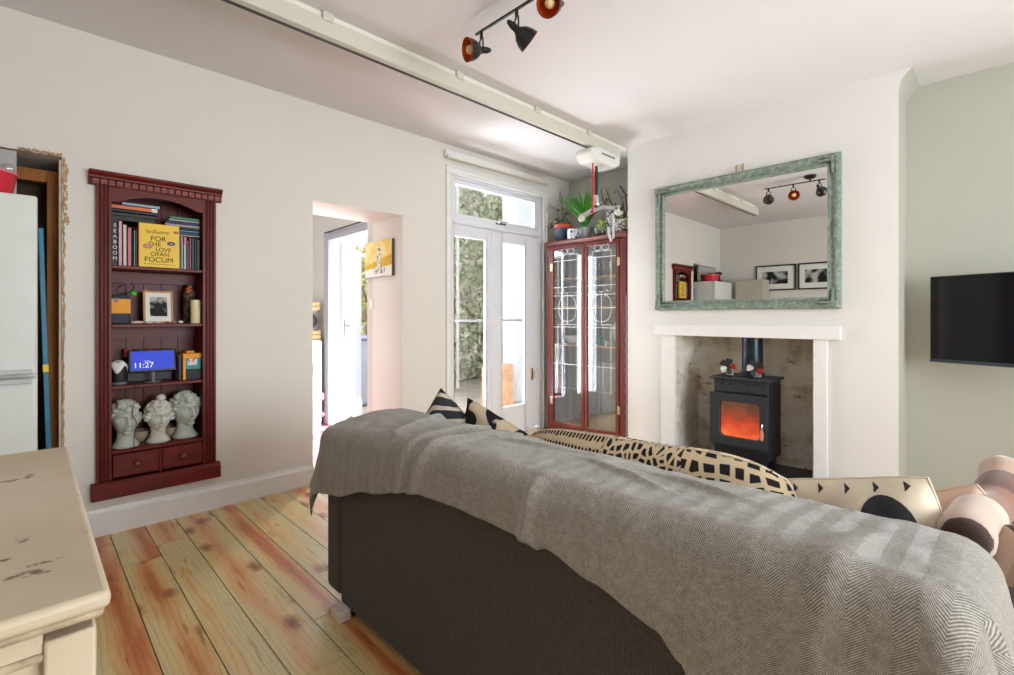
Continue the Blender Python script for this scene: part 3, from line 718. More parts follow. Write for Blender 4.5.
# --- plaster heads
def head(loc, h, rz, mat, label, bun=False, cat='sculpture'):
    t = thing('plaster_head', label, cat, loc, 'plaster heads on the bottom shelf', rz)
    s = h / .26
    q = MB()
    def G(a, b_, a0, b0, sa, sb): return math.exp(-((a - a0) / sa) ** 2 - ((b_ - b0) / sb) ** 2)
    nu, nv = 96, 72
    def f(u, v):
        th = (u - .5) * 2 * PI                       # 0 = face (-y)
        ph = (v - .5) * PI
        wx, wy, wz = .068, .083, .098
        if ph < 0: k = 1 - .28 * (-ph / (PI / 2)) ; wx *= k; 
        x = wx * math.cos(ph) * math.sin(th); y = -wy * math.cos(ph) * math.cos(th); z = wz * math.sin(ph)
        d = 0
        d += .010 * G(th, ph, 0, -.14, .2, .17) + .006 * G(th, ph, 0, .1, .1, .3)          # nose
        d += .012 * (G(th, ph, .38, .27, .34, .1) + G(th, ph, -.38, .26, .34, .1))            # brow
        d -= .024 * (G(th, ph, .36, .08, .2, .12) + G(th, ph, -.36, .08, .2, .12))            # sockets
        d += .007 * (G(th, ph, .36, .06, .12, .06) + G(th, ph, -.36, .06, .12, .06))          # lids
        d += .010 * G(th, ph, 0, -.47, .24, .05) + .010 * G(th, ph, 0, -.58, .2, .05) - .009 * G(th, ph, 0, -.53, .25, .03)
        d += .013 * G(th, ph, 0, -.85, .3, .16)                                              # chin
        d += .005 * (G(th, ph, .7, -.2, .3, .25) + G(th, ph, -.7, -.2, .3, .25))
        n = Vector((x, y, z)).normalized()
        p = Vector((x, y, z)) + n * d
        return (p + Vector((0, -.004, .165))) * s
    q.grid(f, nu, nv)
    q.lathe([(.062, 0), (.068, .006), (.060, .02), (.046, .04), (.041, .06), (.041, .085), (.046, .11)], n=24, M=Matrix.Diagonal((s, s, s, 1)))
    for sx in (-1, 1):
        q.ball((sx * .027 * s, -.069 * s, .171 * s), .0125 * s, (1.15, .7, .62), 2)                                  # eyeball and lids
        q.tube([Vector((sx * (.013 + .0075 * k), -.083 + .0022 * k * k * .8, .178 + .004 * math.sin(PI * k / 4))) * s for k in range(5)], .0022 * s, 6)
        q.tube([Vector((sx * (.010 + .009 * k), -.090 + .0026 * k * k * .8, .189 + .006 * math.sin(PI * k / 4))) * s for k in range(5)], .0042 * s, 6)
        q.ball((sx * .0085 * s, -.098 * s, .139 * s), .0075 * s, (1, 1, .8), 2)                                        # nostril wings
    q.ball((0, -.104 * s, .141 * s), .010 * s, (.9, 1, .9), 2)
    q.tube([Vector((0, -.089, .186)) * s, Vector((0, -.097, .165)) * s, Vector((0, -.106, .144)) * s], [.006 * s, .007 * s, .009 * s], 10)
    q.ball((0, -.086 * s, .120 * s), .010 * s, (2.0, .7, .45), 2); q.ball((0, -.083 * s, .110 * s), .010 * s, (1.7, .8, .55), 2); q.ball((0, -.072 * s, .090 * s), .017 * s, (1.2, .7, .8), 2)
    for sx in (-1, 1): q.ball((sx * .066 * s, .005 * s, .163 * s), .016 * s, (.4, .8, 1.2), 2)
    q.build('face', mat, t, local=True, smooth=80)
    q = MB(); rr = random.Random(int(h * 1000) + 3)
    for k in range(110):
        th = rr.uniform(-PI, PI); ph = rr.uniform(.5, 1.4) if abs(th) < .75 else rr.uniform(.05 if abs(th) < 1.2 else -.35, 1.4)
        q.ball(((.070 * math.cos(ph) * math.sin(th)) * s, (-.084 * math.cos(ph) * math.cos(th) - .003) * s, (.168 + .098 * math.sin(ph)) * s), rr.uniform(.013, .021) * s, (1, 1, .8), 2)
    q.build('curly_hair', mat, t, local=True, smooth=80)
    if bun: MB().ball((.015 * s, .0, .285 * s), .028 * s, sub=2).build('bun', mat, t, local=True)
    return t
head((.42, 3.665, SH4 + .001), .265, .05, M['plaster_cool'], 'left plaster head with short curls and a dark cable across its face')
head((.583, 3.675, SH4 + .001), .245, .12, M['plaster'], 'middle plaster head wearing a top knot bun', True)
head((.728, 3.70, SH4 + .001), .28, .25, M['plaster_cool'], 'right plaster head turned aside with wavy curls')
for cx, cy, r, lb in ((.505, 3.785, .058, 'shallow stone bowl behind the heads between left and middle'), (.665, 3.79, .052, 'shallow stone bowl behind the heads between middle and right')):
    q = MB(); q.lathe([(r * .5, 0), (r * .85, .03), (r, .065), (r * .94, .065), (r * .78, .032), (.004, .012)], (cx, 3.772, SH4 + .001)); tag(q.build('bowl', M['clay'], smooth=50), lb, 'bowl', 'stone bowls behind the heads')
q = MB(); q.tube([(.46, YF + .003, SH3 - .004), (.452, 3.575, SH3 - .09), (.44, 3.572, SH3 - .17), (.462, 3.573, SH3 - .22), (.45, 3.572, SH3 - .31), (.447, 3.565, .50), (.46, 3.578, .47)], .0022, 6)
tag(q.build('cable', M['black']), 'thin black cable hanging down across the left plaster head', 'cable')

# ------------------------------------------------------------------ fridge and things on it
t = thing('fridge', 'tall white fridge freezer standing in the wall recess', 'fridge', (-.3, 3.6, 0))
MB().box(-.65, 3.36, .03, .04, 3.9 - .04, 1.835).build('cabinet_body', M['fridge'], t, smooth=20, bevel=.008)
for z0, z1 in ((.06, .955), (.97, 1.835)):
    d = MB().box(-.648, 3.29, z0, .039, 3.355, z1).build('door', M['fridge'], t, smooth=20, bevel=.012, seg=3)
    q = MB()
    zz = z1 - .015 if z0 < .5 else z0 + .015
    q.box(-.60, 3.268, zz - .012, .02, 3.292, zz + .012); q.build('handle', plain('fridge_handle', rgb(196, 198, 198), .35), d, smooth=30, bevel=.006)
q = MB()
for x in (-.6, -.02):
    for y in (3.42, 3.8): q.lathe([(.02, 0), (.02, .03)], (x, y, 0), 12)
q.build('foot', M['matt_black'], t, smooth=30)
t = thing('tub', 'red plastic tub with pale rim on top of the fridge', 'tub', (-.17, 3.47, 1.836))
q = MB(); q.lathe([(.115, 0), (.12, .01), (.138, .115), (.132, .115), (.112, .012), (.003, .012)], (-.17, 3.47, 1.836)); q.build('body', M['red'], t, smooth=40)
q = MB(); q.lathe([(.136, .112), (.143, .113), (.143, .122), (.134, .122)], (-.17, 3.47, 1.836), 32, cap=False); q.build('rim', plain('tub_rim', rgb(230, 130, 140), .4), t, smooth=40)
q = MB(); q.lathe([(.024, 0), (.028, .004), (.03, .03), (.026, .055), (.012, .06)], n=16, M=Matrix.Translation((-.10, 3.46, 1.975)) @ Matrix.Rotation(PI / 2 - .2, 4, 'Y'))
tag(q.build('jar', M['drink'], smooth=50), 'clear glass jar lying on top of the red tub', 'jar')
q = MB(); rr = random.Random(4)
for k in range(18):
    a = rr.uniform(0, 2 * PI); q.ball((-.20 + .05 * math.cos(a), 3.47 + .05 * math.sin(a), 1.955 + rr.uniform(0, .03)), .022, (1, 1, .5), 1)
tag(q.build('leafy_herbs', M['leaf_dark']), 'dark green herbs poking out of the red tub', 'plant')
t = thing('coffee_grinder', 'black waisted kitchen grinder on the fridge beside the red tub', 'grinder', (-.46, 3.45, 1.836))
q = MB(); q.lathe([(.07, 0), (.07, .025), (.035, .05), (.032, .12), (.06, .15), (.065, .175), (.02, .185)], (-.46, 3.45, 1.836)); q.build('body', M['black'], t, smooth=40)
MB().tube([(-.46, 3.45, 2.02), (-.46, 3.45, 2.035)], .012, 10).build('knob', M['black'], t)
t = thing('spirit_level', 'long blue spirit level leaning in the gap beside the fridge', 'spirit level', (.075, 3.6, 0))
lm = Matrix.Translation((.092, 3.665, .33)) @ Matrix.Rotation(-.026, 4, 'Y')
MB().box(-.011, -.025, -.32, .011, .025, 1.4, M=lm).build('bar', M['blue_level'], t, smooth=20, bevel=.003)
MB().box(-.0115, -.0255, .62, .0115, .0255, .66, M=lm).build('vial', M['yellow'], t, smooth=0)

# tall cupboard by the west wall (seen in the mirror)
t = thing('cupboard', 'tall plain beige cupboard against the wall, seen in the mirror', 'cupboard', (-.8, 3.0, 0))
bei = plain('beige_laminate', rgb(186, 178, 164), .5, var=.04)
MB().box(-.918, 2.78, 0, -.62, 3.22, 1.87).build('carcass', bei, t, smooth=20, bevel=.004)
d = MB().box(-.62, 2.785, .08, -.60, 3.215, 1.865).build('door', bei, t, smooth=20, bevel=.003)
MB().tube([(-.585, 2.83, .95), (-.585, 2.83, 1.1)], .006, 8).build('handle', M['chrome'], d)
# framed pictures on the west wall
for y0, y1, lb, sd in ((2.38, 3.0, 'black framed monochrome photograph, left one of two reflected in the mirror', 1), (1.74, 2.35, 'black framed monochrome photograph, right one of two reflected in the mirror', 7)):
    t = thing('picture_frame', lb, 'picture', (XW, (y0 + y1) / 2, 1.69), 'framed photographs reflected in the mirror')
    q = MB()
    for bx in ((y0, 1.69, y0 + .022, 2.12), (y1 - .022, 1.69, y1, 2.12), (y0 + .022, 1.69, y1 - .022, 1.712), (y0 + .022, 2.098, y1 - .022, 2.12)): q.box(XW + .001, bx[0], bx[1], XW + .026, bx[2], bx[3])
    q.build('frame', M['black'], t, smooth=0)
    MB().box(XW + .002, y0 + .022, 1.712, XW + .012, y1 - .022, 2.098).build('mount', M['white'], t, smooth=0)
    MB().box(XW + .012, y0 + .12, 1.80, XW + .014, y1 - .1, 2.01).build('photo', blobs('bw_photo', rgb(190, 190, 190), rgb(40, 42, 44), 9, .4, .62, sd), t, smooth=0)

# ------------------------------------------------------------------ dresser in the foreground
t = thing('dresser', 'cream painted distressed wooden dresser in the near left corner', 'dresser', (-.4, 1.3, 0))
Zt = .9; dy0, dy1, dx1, dx0 = .80, 1.78, .078, -.86
q = MB()
pr_ = [(0, -.045), (.012, -.045), (.016, -.034), (.026, -.028), (.03, -.016), (.028, -.005), (.02, 0), (0, 0)]
q.box(dx0, dy0 + .03, Zt - .03, dx1 - .03, dy1 - .03, Zt)
tp = q
# moulded edge as stacked bevelled slabs
tp.box(dx0, dy0 + .014, Zt - .046, dx1 - .014, dy1 - .014, Zt - .03)
top = MB(); top.box(dx0, dy0, Zt - .022, dx1, dy1, Zt)
tp.bm.free()
o = top.build('top', M['dresser'], t, smooth=30, bevel=.008, seg=3)
MB().box(dx0 + .006, dy0 + .008, Zt - .034, dx1 - .006, dy1 - .008, Zt - .022).build('top_moulding', M['dresser_wear'], t, smooth=30, bevel=.008, seg=3)
by0, by1, bx1 = dy0 + .022, dy1 - .02, dx1 - .013
for x0, x1 in ((bx1 - .05, bx1), (dx0 + .03, dx0 + .08)):
    for y0, y1 in ((by0, by0 + .05), (by1 - .05, by1)):
        MB().box(x0, y0, 0, x1, y1, Zt - .05).build('leg', M['dresser'], t, smooth=20, bevel=.004)
for za, zb in ((.835, Zt - .034), (.08, .13)):
    MB().box(dx0 + .08, by0 + .004, za, bx1 - .05, by0 + .03, zb).build('cross_rail', M['dresser'], t, smooth=20, bevel=.004)
MB().box(dx0 + .08, by0 + .018, .13, bx1 - .05, by0 + .03, .835).build('end_panel', M['dresser'], t, smooth=0)
q = MB(); q.box(dx0 + .08, by0 - .002, .828, bx1 - .05, by0 + .012, .838); q.build('bead', M['dresser_wear'], t, smooth=20, bevel=.004)
q = MB(); q.box(bx1 - .03, by0 + .05, .08, bx1 - .012, by1 - .05, Zt - .05); q.box(dx0 + .04, by0 + .05, .08, dx0 + .06, by1 - .05, Zt - .05); q.box(dx0 + .06, by1 - .03, .08, bx1 - .03, by1 - .01, Zt - .05); q.build('carcass', M['dresser'], t, smooth=0)
for k in range(2):
    y0 = by0 + .06 + k * .41
    MB().box(bx1 - .014, y0, .10, bx1 - .004, y0 + .39, .82).build('side_panel', M['dresser'], t, smooth=20, bevel=.004)

# ------------------------------------------------------------------ sofa
sf = thing('sofa', 'charcoal grey fabric sofa seen from behind, facing the fireplace', 'sofa', (1.4, 1.05, 0))
def rbox(x0, y0, z0, x1, y1, z1, name, mat=None, bv=.03, parent=None):
    return MB().box(x0, y0, z0, x1, y1, z1).build(name, mat or M['sofa'], parent or sf, smooth=40, bevel=bv, seg=4)
rbox(.957, .125, .03, 1.22, 1.985, .70, 'back_panel', bv=.012)
rbox(.965, .125, .58, 1.375, 2.10, .735, 'back_rest', bv=.04)
rbox(.955, 1.988, .045, 1.98, 2.125, .60, 'arm', bv=.03); rbox(.955, -.015, .045, 1.98, .122, .60, 'arm', bv=.03)
rbox(1.2, .13, .06, 1.96, 1.98, .30, 'seat_base', bv=.015)
for k in range(3):
    y0 = .135 + k * .615; rbox(1.37, y0, .302, 2.0, y0 + .61, .43, 'seat_cushion', bv=.04)
for x_ in (1.0, 1.92):
    for y_ in (1.93, .2): MB().box(x_ - .03, y_ - .03, 0, x_ + .03, y_ + .03, .06).build('foot', M['matt_black'], sf, smooth=0)
# protective clear corner block by the sofa's foot
q = MB(); q.box(.90, 1.885, 0.001, .954, 1.965, .045)
tag(q.build('furniture_riser', plain('clear_plastic', rgb(226, 214, 204), .25), smooth=20, bevel=.004), 'clear plastic block on the floor at the sofa corner', 'furniture riser')

# ------------------------------------------------------------------ herringbone throw
Xc, Yn, Ys = .943, 2.13, .075
def ztop(y): return .832 - .025 * max(0, min(1, (y) / 2.1)) - .028 * max(0, min(1, (y - 1.2) / .9))
def lerp_tab(tab, y):
    if y <= tab[0][0]: return tab[0][1]
    for (a, va), (b_, vb) in zip(tab, tab[1:]):
        if y <= b_:
            t_ = (y - a) / (b_ - a); t_ = t_ * t_ * (3 - 2 * t_); return va + (vb - va) * t_
    return tab[-1][1]
hem = [(-.4, .42), (.30, .44), (.40, .36), (.45, .275), (.50, .235), (.66, .195), (.80, .165), (.83, .178), (.88, .165), (1.06, .16), (1.36, .165), (1.70, .225), (1.97, .285), (2.13, .30), (2.5, .30)]
th = MB(); uvs = {}
nu, nv = 110, 260
R_ = .07; LT = 1.40 - Xc
def shape(a, w, y, top):      # a = drop down the back (>0) ; w = overhang beyond an end ; top = distance along the top
    pass
def ridge(d, wd): return math.exp(-(d / wd) ** 2)
def throw_pt(u, v):
    # v: distance along the sofa, from Ys-.45 to Yn+.3 ; u in 0..1 back hem -> front
    L0, L1 = Ys - .42, Yn + .30
    s = L0 + (L1 - L0) * v
    H = lerp_tab(hem, s)
    y = min(max(s, Ys), Yn); w = abs(s - y); sg = 1 if s > Yn else -1
    zt = ztop(y)
    Lf = .26
    tot = H + LT + Lf
    q_ = u * tot - H           # <0 on the back drop
    p = Vector((0, y, zt)); nrm = Vector((0, 0, 1))
    # fold noise
    def fold(yy, qq):
        d = 0
        d += .028 * ridge((yy - 1.44) + .16 * (qq + .05) , .028) * (1 if qq < .3 else .3)
        d += .022 * ridge((yy - 1.34) + .30 * (qq), .022) * (1 if -.2 < qq < .34 else .2)
        d += .020 * ridge((yy - 1.62) - .5 * qq, .03) * (1 if qq > -.02 else .25)
        d += .018 * ridge((yy - .86) + .1 * qq, .018) * (1 if qq < -.03 else .1)
        d += .016 * ridge((qq - .15) - .35 * (yy - .7), .018) * ridge(yy - .72, .16)
        d += .015 * ridge((qq - .22) - .3 * (yy - .55), .016) * ridge(yy - .52, .14)
        d += .016 * ridge((qq - .24) + .25 * (yy - 1.1), .02) * ridge(yy - 1.1, .2)
        d += .012 * ridge((yy - .20) + .15 * qq, .03) * (1 if qq < .1 else .4)
        n = noise.fractal(Vector((yy * 3.2, qq * 5.0, 1.7)), .8, 2.0, 3)
        d += .006 * n + .003 * noise.noise(Vector((yy * 13 - qq * 9, qq * 7 + yy * 3, 4)))
        return d
    d = fold(s, q_)
    if q_ < 0:
        a = -q_
        if w == 0:
            # rounded crease
            if a < R_ * 1.2:
                t_ = a / (R_ * 1.2) * (PI / 2)
                p = Vector((Xc + R_ * (1 - math.sin(t_)), y, zt - .022 * max(0, min(1, (y - 1.5) / .6)) - R_ * (1 - math.cos(t_)))); nrm = Vector((-math.sin(t_), 0, math.cos(t_)))
            else:
                p = Vector((Xc - .012 * min(1, (a - R_) / .1), y, zt - .022 * max(0, min(1, (y - 1.5) / .6)) - R_ - (a - R_ * 1.2))); nrm = Vector((-1, 0, 0))
        else:
            r = math.hypot(a, w); phi = math.atan2(w, a)
            k = min(1, r / R_)
            out = .028 * math.sin(2 * phi) * min(1, r / .25) + (.02 if sg > 0 else .02 + .06 * math.sin(phi) * min(1, r / .3))
            hx, hy = -math.cos(phi), math.sin(phi) * sg
            rr_ = min(r, R_)
            base = Vector((Xc + R_, y - sg * 0.0, zt - (.022 if sg > 0 else 0)))
            base += Vector((hx * R_ * math.sin(k * PI / 2), hy * R_ * math.sin(k * PI / 2) * .8, 0))
            base.z -= R_ * (1 - math.cos(k * PI / 2)) + max(0, r - R_) * .97
            base += Vector((hx, hy, 0)) * out * min(1, max(0, r - R_) / .2)
            p = base; nrm = Vector((hx, hy, .15)).normalized()
    else:
        # across the top, then down the front
        if q_ < LT:
            crown = .012 * math.sin(PI * q_ / LT) - .022 * (1 - q_ / LT) * max(0, min(1, (y - 1.5) / .6)) - .042 * (q_ / LT) * max(0, min(1, (2.1 - y) / .9))
            p = Vector((Xc + R_ + q_ * (1 - R_ / LT), y, zt + crown)); nrm = Vector((0, 0, 1))
            if q_ > LT - .06: p.z -= .06 * ((q_ - LT + .06) / .06) ** 2 * .5
        else:
            b_ = q_ - LT
            p = Vector((Xc + LT + .018 * min(1, b_ / .08), y, zt - .03 - .042 * max(0, min(1, (2.1 - y) / .9)) - b_)); nrm = Vector((1, 0, 0))
        if w > 0:
            k = min(1, w / R_)
            p += Vector((0, sg * R_ * math.sin(k * PI / 2) * .8, -R_ * (1 - math.cos(k * PI / 2)) - max(0, w - R_)))
            p.y += sg * (.02 if sg > 0 else .075) * min(1, w / .3)
            nrm = (nrm * (1 - k) + Vector((0, sg, .1)) * k).normalized()
    d *= 1.0 if q_ < LT else .4
    return p + nrm * (max(d, -.008) + .008), q_, s
V = []
for i in range(nu + 1):
    row = []
    for j in range(nv + 1):
        p, q_, s = throw_pt(i / nu, j / nv)
        vv = th.bm.verts.new(p); uvs[vv] = (q_, s); row.append(vv)
    V.append(row)
uvl = th.bm.loops.layers.uv.new('UVMap')
for i in range(nu):
    for j in range(nv):
        f = th.bm.faces.new((V[i][j], V[i + 1][j], V[i + 1][j + 1], V[i][j + 1]))
        for l in f.loops: l[uvl].uv = uvs[l.vert]
o = th.build('throw_blanket', M['throw'], None, smooth=80, solid=.006)
tag(o, 'grey herringbone wool throw draped over the back of the sofa', 'throw')

# ------------------------------------------------------------------ cushions
def cushion(name, label, w_, h_, t_, mat, Mx, group=None, pattern=None, cat='cushion', seed=0, rnd_=.06):
    root = thing(name, label, cat, Mx.translation, group)
    q = MB(); uvl = q.bm.loops.layers.uv.new('UVMap')
    n = 28
    def P(u, v, side):
        a, c = 2 * u - 1, 2 * v - 1
        k = max(0, (1 - abs(a) ** 2.6)) ** .55 * max(0, (1 - abs(c) ** 2.6)) ** .55
        px = a * (1 - .05 * (1 - c * c)) * (1 - rnd_ * abs(c) ** 3 * w_ ** -1 * .3); pz = c * (1 - .05 * (1 - a * a)) * (1 - rnd_ * abs(a) ** (6 if rnd_ > .2 else 3))
        d = noise.noise(Vector((a * 2.2 + seed, c * 2.2, side * 3 + seed))) * .014 * (k + .2)
        return Vector((px * w_ / 2, side * (k * t_ / 2) + d, pz * h_ / 2))
    for side in (-1, 1):
        V = [[q.bm.verts.new(P(i / n, j / n, side)) for j in range(n + 1)] for i in range(n + 1)]
        for i in range(n):
            for j in range(n):
                f = q.bm.faces.new((V[i][j], V[i + 1][j], V[i + 1][j + 1], V[i][j + 1]))
                for l, (a, c) in zip(f.loops, ((i, j), (i + 1, j), (i + 1, j + 1), (i, j + 1))): l[uvl].uv = (a / n, c / n)
    R = Mx.to_3x3().to_4x4()
    bmesh.ops.transform(q.bm, matrix=R, verts=q.bm.verts)
    body = q.build('cover', mat, root, local=True, smooth=80)
    # piping round the edge
    pts = []
    for k in range(4 * 14):
        e, f_ = divmod(k, 14); f_ /= 14
        u, v = ((f_, 0), (1, f_), (1 - f_, 1), (0, 1 - f_))[e]
        pts.append(R @ P(u, v, 0))
    pts.append(pts[0])
    q = MB(); q.tube(pts, .003, 6); q.build('seam', M['cream'] if mat == M['spots'] else mat, root, local=True)
    if pattern: pattern(root, R, P)
    return root
# local frame: x = width, y = thickness, z = height ; face plane turned to look east (+x)
def face(x, y, z, roll=0, lean=.2, yaw=0):
    return Matrix.Translation((x, y, z)) @ Matrix.Rotation(yaw, 4, 'Z') @ Matrix.Rotation(lean, 4, 'Y') @ Matrix.Rotation(roll, 4, 'X') @ Matrix.Rotation(-PI / 2, 4, 'Z')
GC = 'scatter cushions along the sofa back'
cushion('scatter_cushion', 'black cushion with pale leaf print at the far left end of the sofa', .37, .37, .15, M['leafprint'], face(1.53, 1.98, .64, roll=.70, lean=-.12, yaw=.15), GC, seed=1)
cushion('scatter_cushion', 'cream cushion with black brush marks next to the black leaf cushion', .45, .42, .15, M['cream_marks'], face(1.58, 1.69, .60, roll=.30, lean=-.15), GC, seed=2)
cushion('bolster_cushion', 'long cream cushion printed with black dashes, dots and squares', 1.12, .42, .2, M['spots'], face(1.62, .945, .61, roll=-.055, lean=-.3), GC, seed=3, rnd_=.3)
def big_ring(root, R, P):
    def disc(cx, cz, rx, rz_, name, mat, off, n=28, squarish=2.6):
        q = MB(); vs = []
        for side in (-1,):
            c = []
            for ring in range(5):
                rr_ = ring / 4
                c.append([q.bm.verts.new(R @ (P(.5 + .5 * (cx + rx * rr_ * math.cos(a)), .5 + .5 * (cz + rz_ * rr_ * math.sin(a)), -1) + Vector((0, -off, 0)))) for a in (2 * PI * k / n for k in range(n))])
            for ring in range(4):
                for k in range(n): q.bm.faces.new((c[ring][k], c[ring][(k + 1) % n], c[ring + 1][(k + 1) % n], c[ring + 1][k]))
        q.build(name, mat, root, local=True, smooth=80)
    disc(.50, .50, .29, .36, 'black_ring', M['black_linen'], .0012)
    disc(.56, .42, .10, .13, 'ring_centre', M['cream'], .0022)
    disc(-.10, .35, .16, .12, 'black_bar', M['black_linen'], .0012, 4)
    disc(-.42, .50, .06, .28, 'black_wedge', M['black_linen'], .0012, 3); disc(-.8, .5, .05, .22, 'black_wedge', M['black_linen'], .0012, 3)
    for k in range(5): disc(-.5 + .32 * k, .93, .045, .06, 'black_wedge', M['black_linen'], .0012, 3)
cushion('scatter_cushion', 'cream cushion with a bold black ring motif at the near end of the sofa', .43, .44, .16, M['cream'], face(1.66, .275, .595, roll=-.27, lean=-.18), GC, pattern=big_ring, seed=4)
cushion('scatter_cushion', 'plain pale pink cushion behind the brown blanket', .28, .34, .12, M['blush'], face(1.80, .085, .615, roll=-.5, lean=-.2), GC, seed=5)

# brown patchwork blanket heaped over the near arm
bl = thing('fleece_blanket', 'brown and beige patchwork fleece heaped on the near sofa arm', 'blanket', (1.8, .02, .6))
def heap(x0, x1, y0, y1, zf, name, mat, nu=70, nv=50):
    q = MB(); uvl = q.bm.loops.layers.uv.new('UVMap')
    V = [[q.bm.verts.new(zf(x0 + (x1 - x0) * i / nu, y0 + (y1 - y0) * j / nv, i / nu, j / nv)) for j in range(nv + 1)] for i in range(nu + 1)]
    for i in range(nu):
        for j in range(nv):
            f = q.bm.faces.new((V[i][j], V[i + 1][j], V[i + 1][j + 1], V[i][j + 1]))
            for l, (a, c) in zip(f.loops, ((i, j), (i + 1, j), (i + 1, j + 1), (i, j + 1))): l[uvl].uv = ((x1 - x0) * a / nu, (y1 - y0) * c / nv)
    return q.build(name, mat, bl, smooth=80, solid=.008)
def zpatch(x, y, u, v):
    e = min(1, 6 * u) * min(1, 6 * (1 - u)) ; e2 = min(1, 5 * v) * min(1, 5 * (1 - v))
    z = .50 + (.20 + .04 * math.sin(9 * x + 18 * y) + .022 * math.sin(30 * x - 16 * y)) * e ** .5 * e2 ** .5 + .03 * noise.noise(Vector((x * 9, y * 9, 2)))
    return Vector((x + .03 * noise.noise(Vector((y * 7, x * 5, 5))), y + .02 * noise.noise(Vector((y * 5, x * 7, 8))), z))
heap(1.60, 2.22, -.22, .075, zpatch, 'patchwork_fold', M['patch'])
def zdark(x, y, u, v):
    e = min(1, 8 * u) * min(1, 8 * (1 - u)); e2 = min(1, 8 * (1 - v))
    drop = max(0, (-.03 - y)) * 2.2
    z = .45 + (.19 + .03 * math.sin(22 * x + 16 * y)) * e ** .5 * e2 ** .5 - drop + .02 * noise.noise(Vector((x * 10, y * 10, 7)))
    return Vector((x, max(y, -.05 - .1 * (y + .05) * 0) if y > -.05 else -.05 + (y + .05) * .3, z))
q = MB(); rr_pts = []
for k in range(25):
    t_ = k / 24; rr_pts.append((1.57 + .52 * t_, .062 - .07 * t_ + .008 * math.sin(7 * t_), .715 + .065 * t_ + .008 * math.sin(9 * t_)))
q.tube(rr_pts, [.052 + .0025 * math.sin(k * .9) - (.012 if k in (0, 24) else 0) for k in range(25)], 18)
m, nt, p = newmat('striped_fleece'); v = coords(nt); sp = N(nt, 'ShaderNodeSeparateXYZ'); nt.links.new(v, sp.inputs[0])
sx = mth(nt, 'ADD', sp.outputs[0], mth(nt, 'MULTIPLY', noi(nt, v, 12), .03))
r_ = ramp(nt, [(0, rgb(58, 36, 30)), (.1, rgb(184, 160, 144)), (.34, rgb(188, 170, 154)), (.42, rgb(130, 88, 68)), (.62, rgb(96, 56, 42)), (.8, rgb(170, 138, 116))], mth(nt, 'MULTIPLY', mth(nt, 'ADD', sx, .26), 1.85), 'CONSTANT')
nt.links.new(r_.outputs[0], p.inputs['Base Color']); p.inputs['Roughness'].default_value = .95; p.inputs['Sheen Weight'].default_value = .4
q.build('rolled_fold', m, bl, smooth=80)
heap(1.02, 1.86, -.30, .10, zdark, 'dark_brown_fold', M['dark_fleece'])

# ------------------------------------------------------------------ french doors
fd = struct(MB().box(2.80, YN + .05, -.02, 4.15, YN + .15, 0.02).build('door_1', M['upvc'], None, smooth=0))
AX0, AX1 = 2.764, 4.19
q = MB()
def arch(qq, x0, x1, z0, z1):
    qq.box(x0, YN - .018, z0, x1, YN + .001, z1)
for d_, e_ in ((0, .018), (.012, .026), (.05, .02)): pass
q.prism([(AX0, YN), (AX0, YN - .022), (AX0 + .012, YN - .024), (AX0 + .02, YN - .014), (AX0 + .05, YN - .012), (AX0 + .058, YN - .022), (AX0 + .07, YN - .02), (AX0 + .07, YN)], 'z', 0, 2.585)
q.prism([(AX1, YN), (AX1, YN - .022), (AX1 - .012, YN - .024), (AX1 - .02, YN - .014), (AX1 - .05, YN - .012), (AX1 - .058, YN - .022), (AX1 - .07, YN - .02), (AX1 - .07, YN)], 'z', 0, 2.585)
q.prism([(YN, 2.66), (YN - .022, 2.66), (YN - .024, 2.648), (YN - .014, 2.64), (YN - .012, 2.61), (YN - .022, 2.602), (YN - .02, 2.585), (YN, 2.585)], 'x', AX0, AX1)
q.build('architrave', M['trim'], fd, smooth=25)
q = MB()
fy0, fy1 = YN + .02, YN + .12
for bx in ((2.80, 0, 2.868, 2.62), (4.085, 0, 4.15, 2.62), (2.868, 2.56, 4.085, 2.62), (2.868, 2.135, 4.085, 2.205)): q.box(bx[0], fy0, bx[1], bx[2], fy1, bx[3])
q.box(2.868, fy0 - .012, 2.14, 4.085, fy0, 2.165)
q.build('frame', M['upvc'], fd, smooth=20, bevel=.005)
